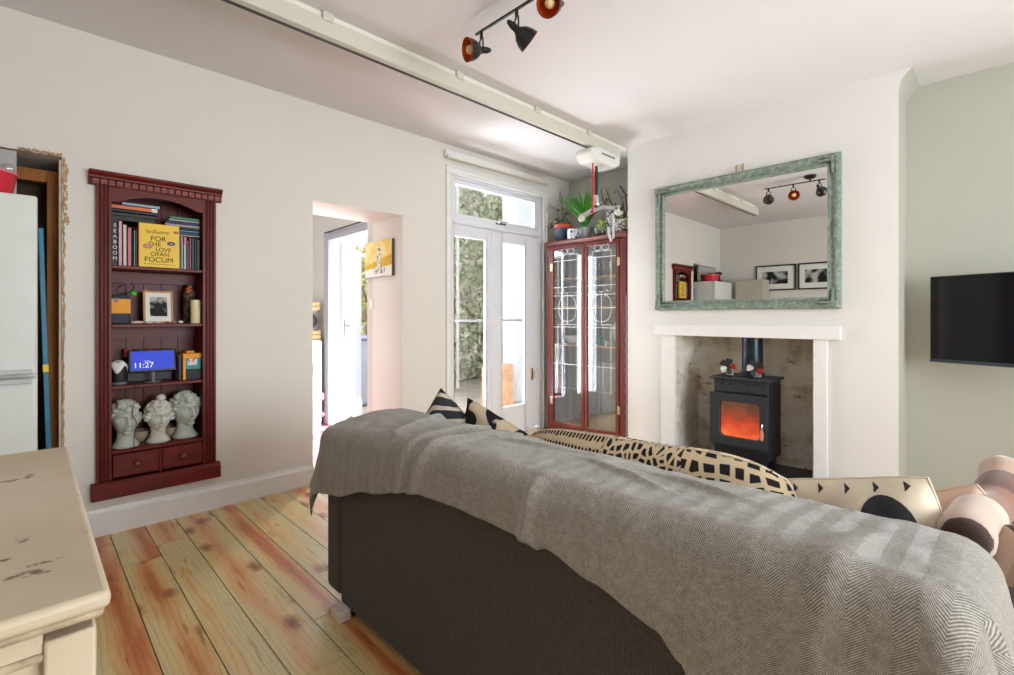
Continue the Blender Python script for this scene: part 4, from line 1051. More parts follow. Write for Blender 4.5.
# transom light
q = MB()
for bx in ((2.868, 2.205, 2.90, 2.56), (4.03, 2.205, 4.085, 2.56), (2.90, 2.205, 4.03, 2.235), (2.90, 2.515, 4.03, 2.56)): q.box(bx[0], YN + .03, bx[1], bx[2], YN + .08, bx[3])
o = q.build('transom_sash', M['upvc'], fd, smooth=20, bevel=.005)
MB().box(2.90, YN + .05, 2.235, 4.03, YN + .054, 2.515).build('pane', M['glass'], o, smooth=0)
q = MB(); q.box(3.42, YN + .012, 2.195, 3.56, YN + .03, 2.215); q.tube([(3.45, YN + .005, 2.21), (3.5, YN - .01, 2.222), (3.55, YN - .012, 2.222)], .008, 8); q.build('window_catch', M['chrome'], fd, smooth=40)
for (a, b_, g0, g1) in ((2.872, 3.374, 2.888, 3.315), (3.378, 4.082, 3.52, 3.885)):
    q = MB(); yy0, yy1 = YN + .035, YN + .085
    q.box(a, yy0, .03, g0, yy1, 2.13); q.box(g1, yy0, .03, b_, yy1, 2.13); q.box(g0, yy0, .03, g1, yy1, .30); q.box(g0, yy0, 2.02, g1, yy1, 2.13)
    lf = q.build('door_leaf', M['upvc'], fd, smooth=20, bevel=.006)
    q = MB()
    for bx in ((g0, .30, g0 + .006, 2.02), (g1 - .006, .30, g1, 2.02), (g0 + .006, .30, g1 - .006, .306), (g0 + .006, 2.014, g1 - .006, 2.02)): q.box(bx[0], yy0 + .006, bx[1], bx[2], yy0 + .02, bx[3])
    q.build('glazing_bead', M['upvc'], lf, smooth=20, bevel=.003)
    MB().box(g0, YN + .058, .30, g1, YN + .062, 2.02).build('pane', M['glass'], lf, smooth=0)
q = MB(); q.tube([(3.376, YN + .03, .02), (3.376, YN + .03, 2.13)], .008, 8); q.build('meeting_bead', M['upvc'], fd)
q = MB(); q.box(3.965, YN + .02, .55, 3.99, YN + .036, .68); q.tube([(3.978, YN + .012, .57), (3.978, YN - .005, .585), (3.978, YN - .005, .65)], .006, 8); q.build('door_handle', plain('brass', rgb(206, 168, 120), .3, .8), fd, smooth=40)
# curtain/blind rail
t = thing('curtain_rail', 'cream wooden curtain rail above the french doors', 'curtain rail', (3.47, YN, 2.72))
crm = plain('cream_rail', rgb(222, 216, 202), .5, var=.04)
MB().box(2.735, YN - .045, 2.725, 4.21, YN - .001, 2.785).build('pelmet_board', M['trim'], t, smooth=20, bevel=.004)
q = MB(); q.tube([(2.745, YN - .05, 2.715), (4.205, YN - .05, 2.735)], .011, 10); q.build('rail', crm, t)
for x_ in (2.76, 3.48, 4.18): MB().box(x_ - .012, YN - .055, 2.72, x_ + .012, YN - .001, 2.745).build('bracket', crm, t, smooth=0)

# ------------------------------------------------------------------ glazed corner cabinet
cb = thing('display_cabinet', 'tall red mahogany display cabinet with leaded glass doors', 'cabinet', (4.25, 3.0, 0))
CX0, CX1, CY0, CY1, CZ = 4.05, 4.42, 2.503, 3.49, 2.0
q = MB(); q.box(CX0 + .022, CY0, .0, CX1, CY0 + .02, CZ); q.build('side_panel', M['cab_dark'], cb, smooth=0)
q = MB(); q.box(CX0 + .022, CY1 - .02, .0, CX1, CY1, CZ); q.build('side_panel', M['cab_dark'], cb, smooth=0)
MB().box(CX1 - .012, CY0 + .02, .08, CX1, CY1 - .02, CZ).build('back_panel', plain('cabinet_back', rgb(118, 124, 128), .6), cb, smooth=0)
MB().box(CX0 + .022, CY0 + .02, .06, CX1 - .012, CY1 - .02, .085).build('bottom_panel', M['cab_wood_y'], cb, smooth=0)
q = MB(); q.prism([(CX0 - .012, CZ + .06), (CX0 - .012, CZ + .042), (CX0 - .002, CZ + .03), (CX0 + .004, CZ + .012), (CX0 + .02, CZ), (CX1, CZ), (CX1, CZ + .06)], 'y', CY0 - .004, CY1 + .02)
q.build('top', M['cab_wood_y'], cb, smooth=25)
MB().box(CX0 + .01, CY0, 0, CX0 + .03, CY1, .08).build('plinth', M['cab_wood_y'], cb, smooth=20, bevel=.004)
q = MB(); q.box(CX0, CY0, .08, CX0 + .025, CY0 + .075, CZ); q.build('stile', M['cab_wood'], cb, smooth=20, bevel=.006)
q = MB(); q.box(CX0, CY1 - .06, .08, CX0 + .025, CY1, CZ); q.build('stile', M['cab_wood'], cb, smooth=20, bevel=.006)
Sh = (.95, 1.36, 1.66)
for z in Sh: MB().box(CX0 + .06, CY0 + .021, z - .016, CX1 - .013, CY1 - .021, z).build('shelf', M['shelf_oak'], cb, smooth=0)
for di, (y0, y1) in enumerate(((CY0 + .077, 2.985), (2.99, CY1 - .062))):
    q = MB(); x0, x1 = CX0 - .006, CX0 + .018
    sw = .032
    q.box(x0, y0, .085, x1, y0 + sw, CZ - .004); q.box(x0, y1 - sw, .085, x1, y1, CZ - .004); q.box(x0, y0 + sw, .085, x1, y1 - sw, .13); q.box(x0, y0 + sw, CZ - .04, x1, y1 - sw, CZ - .004)
    d = q.build('door', M['cab_wood'], cb, smooth=20, bevel=.005)
    MB().box(CX0 + .004, y0 + sw, .13, CX0 + .008, y1 - sw, CZ - .04).build('pane', M['glass_blue'], d, smooth=0)
    q = MB(); g0, g1 = y0 + sw, y1 - sw; xm = CX0 + .002; cy = (g0 + g1) / 2
    def line(*pts): q.tube([(xm, a, z) for a, z in pts], .0028, 6)
    i0, i1 = g0 + .06, g1 - .06
    for z in (1.84, 1.56, 1.47, 1.14): line((g0, z), (g1, z))
    line((i0, 1.90), (i0, 1.50), (i1, 1.50), (i1, 1.90), (i0, 1.90))
    line((i0, 1.17), (i0, .5), (i1, .5), (i1, 1.17), (i0, 1.17)); line((g0, .75), (g1, .75))
    line((cy, 1.50), (cy, 1.17)); line((g0, 1.335), (g1, 1.335))
    line(*[(cy + .115 * math.copysign(abs(math.cos(a)) ** .8, math.cos(a)), 1.335 + .135 * math.copysign(abs(math.sin(a)) ** .8, math.sin(a))) for a in (2 * PI * k / 40 for k in range(41))])
    for sx in (-.045, .045): line(*[(cy + sx + .042 * math.cos(a), 1.935 + .03 * math.sin(a)) for a in (2 * PI * k / 20 for k in range(21))])
    q.build('leaded_tracery', M['lead'], d)
    yh = y0 + .004 if di == 0 else y1 - .004
    q = MB()
    for z in (1.78, .35): q.box(CX0 - .009, yh - .02, z - .04, CX0 - .0055, yh + .012, z + .04)
    q.build('hinge', plain('hinge_brass', rgb(176, 160, 130), .4, .8), d, smooth=0)
# glassware inside
def glass_proto(loc, kind, label, group):
    t = thing('wine_glass' if kind else 'tumbler', label, 'glass', loc, group)
    q = MB()
    if kind:
        q.lathe([(.030, 0), (.030, .003), (.005, .006)], n=18); q.build('foot', M['drink'], t, local=True, smooth=40)
        q = MB(); q.lathe([(.004, .005), (.004, .075)], n=10); q.build('stem', M['drink'], t, local=True, smooth=40)
        q = MB(); q.lathe([(.006, .074), (.030, .098), (.036, .125), (.031, .165), (.029, .165), (.033, .125), (.027, .1), (.004, .08)], n=18); q.build('bowl', M['drink'], t, local=True, smooth=50)
    else:
        q.lathe([(.028, 0), (.034, .13), (.032, .13), (.026, .006), (.001, .006)], n=18); q.build('body', M['drink'], t, local=True, smooth=50)
    return t
p0 = glass_proto((4.22, 2.66, Sh[2] + .001), False, 'clear tumbler at the right end of the cabinet top shelf', 'tumblers on the cabinet top shelf')
for k, (dx, y, lb) in enumerate(((4.16, 2.73, 'clear tumbler second from the right on the cabinet top shelf'), (4.24, 2.79, 'clear tumbler standing back in the middle of right door, top shelf'), (4.15, 2.83, 'clear tumbler fourth from the right on the cabinet top shelf'), (4.2, 2.90, 'clear tumbler behind the left edge of the right door, top shelf'))):
    dup(p0, (dx, y, Sh[2] + .001), label=lb)
w0 = glass_proto((4.2, 2.67, Sh[1] + .001), True, 'stemmed wine glass at the right of the cabinet middle shelf', 'wine glasses on the cabinet middle shelf')
for k, (dx, y, lb) in enumerate(((4.15, 2.76, 'stemmed wine glass second from the right on the cabinet middle shelf'), (4.25, 2.82, 'stemmed wine glass set back on the cabinet middle shelf'), (4.16, 2.89, 'stemmed wine glass nearest the middle of the cabinet, middle shelf'), (4.2, 3.12, 'stemmed wine glass behind the left cabinet door'))):
    dup(w0, (dx, y, Sh[1] + .001), label=lb)
q = MB(); q.lathe([(.05, 0), (.09, .03), (.12, .09), (.115, .09), (.085, .034), (.002, .01)], (4.24, 3.25, Sh[0] + .001)); tag(q.build('bowl', plain('white_china', rgb(220, 222, 224), .25), smooth=50), 'white china bowl on the lower shelf behind the left cabinet door', 'bowl')
for k, (y, c, h, lb) in enumerate(((2.86, (70, 150, 150), .09, 'teal pot on the lower cabinet shelf'), (2.78, (214, 216, 210), .05, 'white dish on the lower cabinet shelf'), (2.70, (110, 170, 140), .06, 'green cup on the lower cabinet shelf'))):
    q = MB(); q.lathe([(.028, 0), (.036, .01), (.034, h), (.03, h), (.03, .012), (.002, .01)], (4.17, y, Sh[0] + .001), 20); tag(q.build('cup' if k == 2 else 'pot', plain('glaze', rgb(*c), .3), smooth=50), lb, 'crockery')
o = MB().box(4.2, 2.64, .087, 4.38, 2.93, .78).build('storage_box', plain('grey_box', rgb(140, 142, 148), .6)); tag(o, 'grey storage box standing in the bottom of the cabinet', 'box')
t = thing('plate', 'large white plate standing upright in the cabinet behind the right door', 'plate', (4.33, 2.70, Sh[0] + .001))
q = MB(); q.lathe([(.02, 0), (.09, .004), (.145, .016), (.147, .02), (.09, .01), (.02, .008)], n=32, M=Matrix.Translation((4.36, 2.70, Sh[0] + .15)) @ Matrix.Rotation(-PI / 2 + .15, 4, 'Y')); q.build('dish', plain('white_plate', rgb(228, 228, 232), .25), t, smooth=50)

# ------------------------------------------------------------------ plants on the cabinet
CT = CZ + .061
def blades(n, c, h, spread, w_, seed, droop=.5):
    rr = random.Random(seed); q = MB()
    for k in range(n):
        a = rr.uniform(0, 2 * PI); L = h * rr.uniform(.7, 1.15); sp = spread * rr.uniform(.25, 1.2)
        d = Vector((math.cos(a), math.sin(a), 0)); pts = []; ws = []
        for i in range(8):
            t_ = i / 7; pts.append(Vector(c) + d * sp * t_ ** 1.6 + Vector((0, 0, L * (t_ - droop * sp / max(spread, .01) * t_ ** 3 * .6)))); ws.append(w_ * (1 - t_ ** 2) + .0004)
        q.ribbon(pts, ws, (-d.y, d.x, 0))
    return q
t = thing('potted_plant', 'blue grey pot with a red rim and trailing stems on the cabinet', 'plant', (4.2, 3.38, CT))
q = MB(); q.lathe([(.062, 0), (.075, .01), (.094, .07), (.098, .11), (.092, .15), (.088, .15), (.003, .135)], (4.19, 3.375, CT)); q.build('pot', blobs('blue_glaze', rgb(112, 128, 146), rgb(44, 62, 92), 5, .35, .65, 6), t, smooth=50)
q = MB(); q.lathe([(.094, .145), (.104, .15), (.104, .185), (.098, .19), (.085, .185), (.003, .165)], (4.19, 3.375, CT)); q.build('rim', M['terracotta'], t, smooth=50)
q = MB(); rr = random.Random(8)
for k, (dx, dy, hz) in enumerate(((-.05, .15, .26), (-.03, .11, .1), (-.06, -.02, .34), (.0, -.06, .2), (.03, .07, .42), (-.05, .14, .06))):
    q.tube([(4.19, 3.375, CT + .16), (4.19 + dx * .5, 3.375 + dy * .5, CT + .18 + hz * .7), (4.19 + dx, 3.375 + dy, CT + .17 + hz * (.8 if k % 2 else 1)), (4.19 + dx * 1.3, 3.375 + dy * 1.3, CT + .14 + hz * .8)], .0032, 6)
q.build('stems', M['leaf_dark'], t)
q = MB()
for k in range(26):
    a = rr.uniform(0, 2 * PI); r = rr.uniform(.05, .16); c = Vector((4.17 + r * .5 * math.cos(a), 3.375 + r * math.sin(a), CT + rr.uniform(.17, .36)))
    q.ball(c, .022, (1.3, .5, .25), 1, Matrix.Rotation(rr.uniform(0, 6), 4, 'Z') @ Matrix.Rotation(rr.uniform(-.9, .9), 4, 'Y'))
q.build('leaves', M['leaf_dark'], t)
t = thing('spider_plant', 'bushy grass like spider plant in a pot on the cabinet', 'plant', (4.28, 3.07, CT))
q = MB(); q.lathe([(.055, 0), (.07, .1), (.074, .125), (.066, .125), (.003, .115)], (4.21, 3.10, CT)); q.build('pot', plain('grey_pot', rgb(170, 172, 170), .5), t, smooth=50)
blades(170, (4.21, 3.10, CT + .09), .46, .29, .011, 11, .6).build('leaves', M['leaf'], t, smooth=60)
q = MB(); q.lathe([(.05, 0), (.056, .004), (.058, .105), (.052, .105), (.05, .008), (.002, .008)], (4.095, 3.17, CT), 24)
t = thing('cup', 'white cup with blue painted pattern at the front of the cabinet top', 'cup', (4.14, 3.11, CT)); q.build('body', blobs('blue_white_china', rgb(226, 230, 232), rgb(60, 100, 180), 30, .40, .44, 9), t, smooth=50)
q = MB(); q.tube([(4.095, 3.115, CT + .085), (4.095, 3.08, CT + .08), (4.095, 3.075, CT + .045), (4.095, 3.115, CT + .025)], .006, 8); q.build('handle', M['white'], t)
t = thing('potted_plant', 'small succulent in a glass jar on the cabinet', 'plant', (4.15, 2.84, CT))
q = MB(); q.lathe([(.055, 0), (.068, .02), (.07, .08), (.055, .105), (.052, .105), (.064, .08), (.06, .02), (.002, .01)], (4.15, 2.86, CT)); q.build('jar', M['drink'], t, smooth=50)
q = MB(); q.lathe([(.056, .012), (.058, .05), (.002, .055)], (4.15, 2.86, CT)); q.build('soil', M['soil'], t, smooth=40)
q = MB(); rr = random.Random(3)
for k in range(40):
    a = rr.uniform(0, 2 * PI); r = rr.uniform(0, .045); q.ball((4.15 + r * math.cos(a), 2.85 + r * math.sin(a), CT + rr.uniform(.06, .17)), rr.uniform(.01, .018), (1, 1, .8), 1)
q.build('leaves', M['leaf_pale'], t)
t = thing('potted_plant', 'woven basket pot with woody stalks at the right of the cabinet', 'plant', (4.17, 2.62, CT))
wv = blobs('woven_grey', rgb(206, 200, 194), rgb(92, 84, 86), 60, .46, .52, 2)
q = MB(); q.lathe([(.075, 0), (.1, .02), (.108, .13), (.1, .13), (.003, .115)], (4.17, 2.625, CT)); q.build('basket', wv, t, smooth=50)
q = MB(); rr = random.Random(12)
for k in range(7):
    a = rr.uniform(0, 2 * PI); d = Vector((math.cos(a) * .07, math.sin(a) * .10, 0)); b0 = Vector((4.17, 2.63, CT + .1))
    q.tube([b0, b0 + d + Vector((0, 0, .12)), b0 + d * 1.6 + Vector((0, .05, .26)), b0 + d * 1.3 + Vector((0, .1, .36 + .03 * k / 7))], [.007, .006, .005, .003], 7)
q.build('stalks', M['stem'], t)
q = MB()
for k in range(34):
    a = rr.uniform(0, 2 * PI); q.ball((4.15 + .07 * math.cos(a), 2.66 + .13 * math.sin(a), CT + rr.uniform(.14, .44)), .018, (1.5, .5, .3), 1, Matrix.Rotation(rr.uniform(0, 6), 4, 'Z') @ Matrix.Rotation(rr.uniform(-1, 1), 4, 'Y'))
q.build('leaves', plain('dusky_leaf', rgb(84, 74, 62), .6, var=.4, nscale=20), t)
q = MB()
for k in range(16): q.ball((4.10 + rr.uniform(-.02, .03), 2.5 + rr.uniform(0, .1), CT + .13 - k * .004 + rr.uniform(-.02, .03)), .013, (1, 1, .5), 1)
q.build('trailing_leaves', M['leaf_pale'], t)

# ------------------------------------------------------------------ ceiling hoist
hk = thing('ceiling_hoist_track', 'long cream ceiling hoist track crossing the room', 'hoist track', (2.2, 2.53, 2.72))
q = MB(); q.box(.47, 2.532, 2.7225, 3.93, 2.553, 2.7255)
q.build('running_slot', M['black'], hk, smooth=0)
trm = plain('track_enamel', rgb(206, 203, 190), .4, var=.02)
q = MB(); q.box(.47, 2.488, 2.7255, 3.93, 2.555, 2.815); q.build('track_profile', trm, hk, smooth=20, bevel=.004)
q = MB(); q.box(.47, 2.500, 2.818, 4.045, 2.56, 2.849); q.build('ceiling_batten', plain('batten', rgb(232, 228, 216), .5), hk, smooth=20, bevel=.004)
for x_ in (1.13, 2.02, 2.78, 3.45, .55):
    MB().box(x_ - .03, 2.478, 2.80, x_ + .03, 2.566, 2.848).build('clamp', trm, hk, smooth=20, bevel=.004)
ho = thing('hoist_motor', 'white hoist motor hanging from the ceiling track with strap and spreader bar', 'hoist', (3.62, 2.53, 2.72))
q = MB(); q.prism([(3.42, 2.695), (3.405, 2.65), (3.46, 2.588), (3.76, 2.58), (3.85, 2.62), (3.865, 2.705), (3.55, 2.72)], 'y', 2.44, 2.62)
q.build('housing', M['plastic'], ho, smooth=30, bevel=.02, seg=4)
q = MB(); q.box(3.56, 2.437, 2.66, 3.76, 2.4395, 2.675); q.build('grey_lettering_strip', M['grey'], ho, smooth=0)
q = MB(); q.tube([(3.60, 2.53, 2.735), (3.60, 2.53, 2.72)], .02, 10); q.tube([(3.72, 2.53, 2.735), (3.72, 2.53, 2.71)], .02, 10); q.build('trolley_wheel', M['black'], ho)
q = MB(); q.box(3.589, 2.527, 2.31, 3.625, 2.533, 2.60); q.build('strap', M['black'], ho, smooth=0)
q = MB(); q.tube([(3.512, 2.50, 2.60), (3.512, 2.50, 2.15)], .0075, 8); q.build('red_cord', M['red'], ho)
q = MB(); q.lathe([(.028, 0), (.034, .03), (.03, .07), (.022, .09)], (3.607, 2.53, 2.235), 16); q.build('swivel', M['chrome'], ho, smooth=50)
pts = []
for k in range(15):
    t_ = k / 14; x_ = 3.385 + .58 * t_; pts.append((x_, 2.53, 2.10 + .15 * math.sin(PI * min(1, t_ * .62 + .0)) ** 1.0 + (.01 if t_ > .8 else 0)))
q = MB(); q.tube(pts, .024, 12); q.build('spreader_bar', M['chrome'], ho)
q = MB(); q.ball((3.955, 2.525, 2.245), .05, (1, .8, 1), 3); q.build('bar_end', M['alu'], ho)
q = MB(); q.lathe([(.022, 0), (.022, .01), (.001, .012)], n=16, M=Matrix.Translation((3.94, 2.487, 2.25)) @ Matrix.Rotation(PI / 2, 4, 'X')); q.build('button', M['black'], ho)
q = MB(); q.ball((3.39, 2.53, 2.09), .03, sub=2); q.build('bar_end', M['alu'], ho)
q = MB(); q.tube([(3.75, 2.51, 2.2), (3.755, 2.50, 2.0), (3.79, 2.50, 1.94), (3.83, 2.50, 1.97), (3.84, 2.51, 2.2)], .011, 10); q.build('sling_loop', plain('clear_loop', rgb(196, 204, 208), .3), ho)
q = MB(); q.tube([(3.755, 2.505, 2.21), (3.758, 2.503, 2.06)], .022, 10); q.build('loop_cuff', blobs('speckle_cuff', rgb(190, 190, 190), rgb(50, 50, 56), 70, .45, .55, 1), ho)

# curly white cable beside the cabinet
q = MB(); q.tube([(4.037, 2.4925 + .0045 * math.sin(k * .8), 1.45 - k * .0125) for k in range(112)], .0016, 6)
tag(q.build('cable', M['plastic']), 'white wavy cable hanging between cabinet and chimney breast', 'cable')

# ------------------------------------------------------------------ spotlight bar
sl = thing('spotlight_bar', 'black ceiling spotlight bar with copper lined shades', 'ceiling light', (1.74, 1.53, 2.84))
q = MB(); q.box(1.734, 1.38, 2.776, 1.749, 2.01, 2.788); q.build('bar', M['black'], sl, smooth=20, bevel=.003)
q = MB(); q.lathe([(.06, .0), (.06, .02), (.045, .035), (.012, .04)], n=24, M=Matrix.Translation((1.74, 1.53, 2.849)) @ Matrix.Rotation(PI, 4, 'X')); q.tube([(1.74, 1.53, 2.83), (1.74, 1.53, 2.782)], .01, 10); q.build('ceiling_mount', M['black'], sl, smooth=40)
def lamp(y, aim, drop=.10):
    aim = Vector(aim).normalized()
    piv = Vector((1.742, y, 2.782 - drop))
    q = MB(); q.tube([(1.742, y, 2.78), (1.742, y, 2.78 - .035)], .009, 10)
    side = aim.cross(Vector((0, 0, 1))).normalized()
    for sg in (-1, 1): q.tube([Vector((1.742, y, 2.745)), Vector((1.742, y, 2.738)) + side * .02 * sg, piv + side * .022 * sg + Vector((0, 0, .02)), piv + side * .02 * sg], .0045, 8)
    arm = q.build('lamp_yoke', M['black'], sl)
    R = aim.to_track_quat('Z', 'Y').to_matrix().to_4x4(); T_ = Matrix.Translation(piv) @ R
    q = MB(); q.lathe([(a_ * .8, b_ * .8) for a_, b_ in ((.004, -.075), (.012, -.07), (.021, -.04), (.022, 0), (.03, .012), (.052, .035), (.068, .07), (.074, .105), (.0745, .106))], n=28, M=T_, cap=False); sh = q.build('lamp_shade', M['black'], sl, smooth=60)
    q = MB(); q.lathe([(a_ * .8, b_ * .8) for a_, b_ in ((.072, .106), (.0655, .07), (.05, .037), (.028, .016), (.002, .012))], n=28, M=T_, cap=False); q.build('copper_lining', M['copper'], sh, smooth=60)
    q = MB(); q.lathe([(a_ * .8, b_ * .8) for a_, b_ in ((.012, .014), (.014, .04), (.026, .065), (.03, .085), (.022, .104), (.003, .11))], n=20, M=T_); q.build('bulb', M['bulb'], sh, smooth=60)
    q = MB(); q.lathe([(a_ * .8, b_ * .8) for a_, b_ in ((.0735, .104), (.0755, .104), (.0755, .108), (.0735, .108), (.0735, .104))], n=28, M=T_, cap=False); q.build('shade_rim', plain('shade_rim', rgb(150, 60, 26), .4, .3), sh, smooth=40)
lamp(1.965, (-.9, .27, -.22)); lamp(1.70, (.75, -.28, -.5)); lamp(1.44, (-.81, -.12, -.4), .09)

# ------------------------------------------------------------------ mirror
mr = thing('wall_mirror', 'large wall mirror in an ornate sage green frame above the fireplace', 'mirror', (XB, 1.48, 1.305))
my0, my1, mz0, mz1 = .785, 2.184, 1.305, 2.395
prof = [(0, 0), (0, .03), (.008, .042), (.018, .046), (.028, .040), (.036, .028), (.05, .022), (.06, .024), (.066, .032), (.072, .034), (.078, .026), (.084, .014), (.084, 0)]
q = MB(); rings = []
for (cy, cz, sy, sz) in ((my0, mz0, 1, 1), (my1, mz0, -1, 1), (my1, mz1, -1, -1), (my0, mz1, 1, -1)):
    rings.append([q.bm.verts.new((XB - .002 - d, cy + sy * i, cz + sz * i)) for i, d in prof])
for k in range(4):
    A, B = rings[k], rings[(k + 1) % 4]
    for i in range(len(prof)): q.bm.faces.new((A[i], A[(i + 1) % len(prof)], B[(i + 1) % len(prof)], B[i]))
q.build('frame', M['mirror_frame'], mr, smooth=30)
MB().box(XB - .014, my0 + .08, mz0 + .08, XB - .008, my1 - .08, mz1 - .08).build('mirror_glass', M['mirror'], mr, smooth=0)
def scroll(cy, cz, sy, sz):
    q = MB()
    for k in range(7):                                       # leaves fanning out of the corner along both rails
        d = .03 + .017 * k; w_ = .0155 * (1 - .07 * k)
        for off, rot in ((.02, .5), (.045, -.5)):
            q.ball((XB - .052 + .0012 * k, cy + sy * d, cz + sz * off), w_, (.9, 1.5, .7), 2, Matrix.Rotation(rot * sy * sz, 4, 'X'))
            q.ball((XB - .052 + .0012 * k, cy + sy * off, cz + sz * d), w_, (.9, .7, 1.5), 2, Matrix.Rotation(-rot * sy * sz, 4, 'X'))
    for k in range(5):
        a = PI / 2 * k / 4; q.ball((XB - .052, cy + sy * (.018 + .022 * math.cos(a)), cz + sz * (.018 + .022 * math.sin(a))), .011, (.6, 1.3, .8), 2, Matrix.Rotation(a * sy * sz, 4, 'X'))
    q.ball((XB - .05, cy + sy * .02, cz + sz * .02), .017, (.6, 1, 1), 2)
    q.build('corner_scroll', M['mirror_frame'], mr, smooth=60)
for a in ((my0, mz0, 1, 1), (my1, mz0, -1, 1), (my1, mz1, -1, -1), (my0, mz1, 1, -1)): scroll(*a)
for (cy, cz, dy, dz) in ((1.48, mz0 + .03, 1, 0), (my0 + .03, 1.85, 0, 1), (my1 - .03, 1.85, 0, 1)):
    q = MB()
    for k in range(-3, 4): q.ball((XB - .042, cy + dy * k * .02, cz + dz * k * .02), .013 * (1 - .12 * abs(k)), (.6, 1.2, 1), 1)
    q.build('side_scroll', M['mirror_frame'], mr, smooth=60)
brass = plain('brass_hook', rgb(190, 160, 100), .35, .8)
for y_ in (1.49, 1.44):
    q = MB(); q.tube([(XB - .001, y_, 2.45), (XB - .02, y_, 2.445), (XB - .03, y_, 2.43), (XB - .022, y_, 2.415), (XB - .002, y_, 2.41)], .004, 8); q.ball((XB - .004, y_, 2.457), .008, sub=1); q.tube([(XB - .004, y_, 2.452), (XB - .012, y_, 2.40)], .0025, 6)
    q.build('hook', brass, mr)

# ------------------------------------------------------------------ fireplace surround and stove
q = MB(); q.box(4.012, .787, 1.086, XB, 2.195, 1.181)
s1 = q.build('trim_4', M['trim'], None, smooth=20, bevel=.003); struct(s1, 'white painted wooden fireplace lintel')
q = MB(); q.box(4.026, 2.004, .0, XB, 2.135, 1.086); struct(q.build('trim_5', M['trim'], None, smooth=20, bevel=.003))
q = MB(); q.box(4.026, .868, .0, XB, .952, 1.086); struct(q.build('trim_6', M['trim'], None, smooth=20, bevel=.003))
q = MB(); q.box(XB, 2.0045, .02, 4.085, 2.0, 1.086)
q.bm.free()
st = thing('wood_stove', 'black cast iron wood burning stove lit inside the fireplace', 'stove', (4.2, 1.46, .02))
sx0, sx1, sy0, sy1 = 4.03, 4.34, 1.255, 1.668
MB().box(sx0 + .012, sy0, .13, sx1, sy1, .745).build('body', M['iron_dark'], st, smooth=20, bevel=.006)
MB().box(sx0 - .03, sy0 - .022, .745, sx1 + .02, sy1 + .022, .765).build('top_plate', M['iron'], st, smooth=20, bevel=.006)
MB().box(sx0 + .002, sy0 + .01, .645, sx0 + .014, sy1 - .003, .743).build('vent_panel', M['iron'], st, smooth=20, bevel=.003)
for y_ in (1.60, 1.535, 1.405, 1.335):
    q = MB(); q.lathe([(.012, 0), (.012, .003), (.001, .0035)], n=14, M=Matrix.Translation((sx0 + .003, y_, .712)) @ Matrix.Rotation(-PI / 2, 4, 'Y')); q.build('air_hole', M['black'], st)
def rrect(y0, y1, z0, z1, r, n=6):
    pts = []
    for cy, cz, a0 in ((y1 - r, z1 - r, 0), (y0 + r, z1 - r, PI / 2), (y0 + r, z0 + r, PI), (y1 - r, z0 + r, 1.5 * PI)):
        for k in range(n + 1):
            a = a0 + PI / 2 * k / n; pts.append((cy + r * math.cos(a), cz + r * math.sin(a)))
    return pts
q = MB()
O = rrect(sy0 - .0, sy1 + .018, .225, .635, .008); I = rrect(1.305, 1.607, .292, .575, .035)
dx0_, dx1_ = 3.992, 4.034
vs = [[q.bm.verts.new((x_, y_, z_)) for y_, z_ in L] for x_, L in ((dx0_, O), (dx0_, I), (dx1_, O), (dx1_, I))]
n_ = len(O)
for k in range(n_):
    j = (k + 1) % n_
    q.bm.faces.new((vs[0][k], vs[0][j], vs[1][j], vs[1][k])); q.bm.faces.new((vs[2][k], vs[2][j], vs[3][j], vs[3][k]))
    q.bm.faces.new((vs[0][k], vs[0][j], vs[2][j], vs[2][k])); q.bm.faces.new((vs[1][k], vs[1][j], vs[3][j], vs[3][k]))
dr = q.build('door', M['iron'], st, smooth=25, bevel=.004)
m, nt, p = newmat('glowing_fire'); v = coords(nt)
sp = N(nt, 'ShaderNodeSeparateXYZ'); nt.links.new(v, sp.inputs[0])
nz = noi(nt, v, 14, 5, .65)
hgt = mth(nt, 'ADD', mth(nt, 'MULTIPLY', sp.outputs[2], -2.2), mth(nt, 'ADD', 1.22, mth(nt, 'MULTIPLY', mth(nt, 'SUBTRACT', nz, .5), .7)))
r_ = ramp(nt, [(.08, rgb(96, 58, 44)), (.25, rgb(150, 60, 34)), (.4, rgb(206, 54, 26)), (.6, rgb(244, 92, 44)), (.8, rgb(250, 130, 80))], hgt)
nt.links.new(r_.outputs[0], p.inputs['Emission Color']); p.inputs['Emission Strength'].default_value = .9; p.inputs['Base Color'].default_value = (.05, .02, .01, 1)
p.inputs['Roughness'].default_value = .5
MB().box(4.031, 1.30, .285, 4.0405, 1.612, .58).build('fire_glow', m, st, smooth=0)
MB().box(4.012, 1.30, .287, 4.016, 1.611, .579).build('door_glass', M['glass'], dr, smooth=0)
q = MB(); q.tube([(3.99, 1.275, .42), (3.965, 1.272, .425), (3.955, 1.272, .41)], .007, 8); q.tube([(3.957, 1.272, .415), (3.953, 1.274, .39)], .006, 8); q.build('latch', M['chrome'], dr)
q = MB(); q.lathe([(.010, 0), (.014, .02), (.013, .06), (.008, .08)], (3.953, 1.275, .312), 14); q.build('handle', wood('handle_wood', rgb(180, 110, 84), rgb(216, 150, 122), 'z'), dr, smooth=50)
MB().box(sx0, sy0 - .006, .20, sx0 + .02, sy1 + .004, .225).build('lower_ledge', M['iron'], st, smooth=0)
q = MB(); q.lathe([(.09, .0), (.09, .03), (.082, .035)], (4.2, 1.425, .765), 28); q.build('flue_collar', M['iron'], st, smooth=40)
q = MB(); q.lathe([(.078, .8), (.078, 1.15)], (4.2, 1.425, 0), 28); q.build('flue_pipe', M['flue'], st, smooth=40)
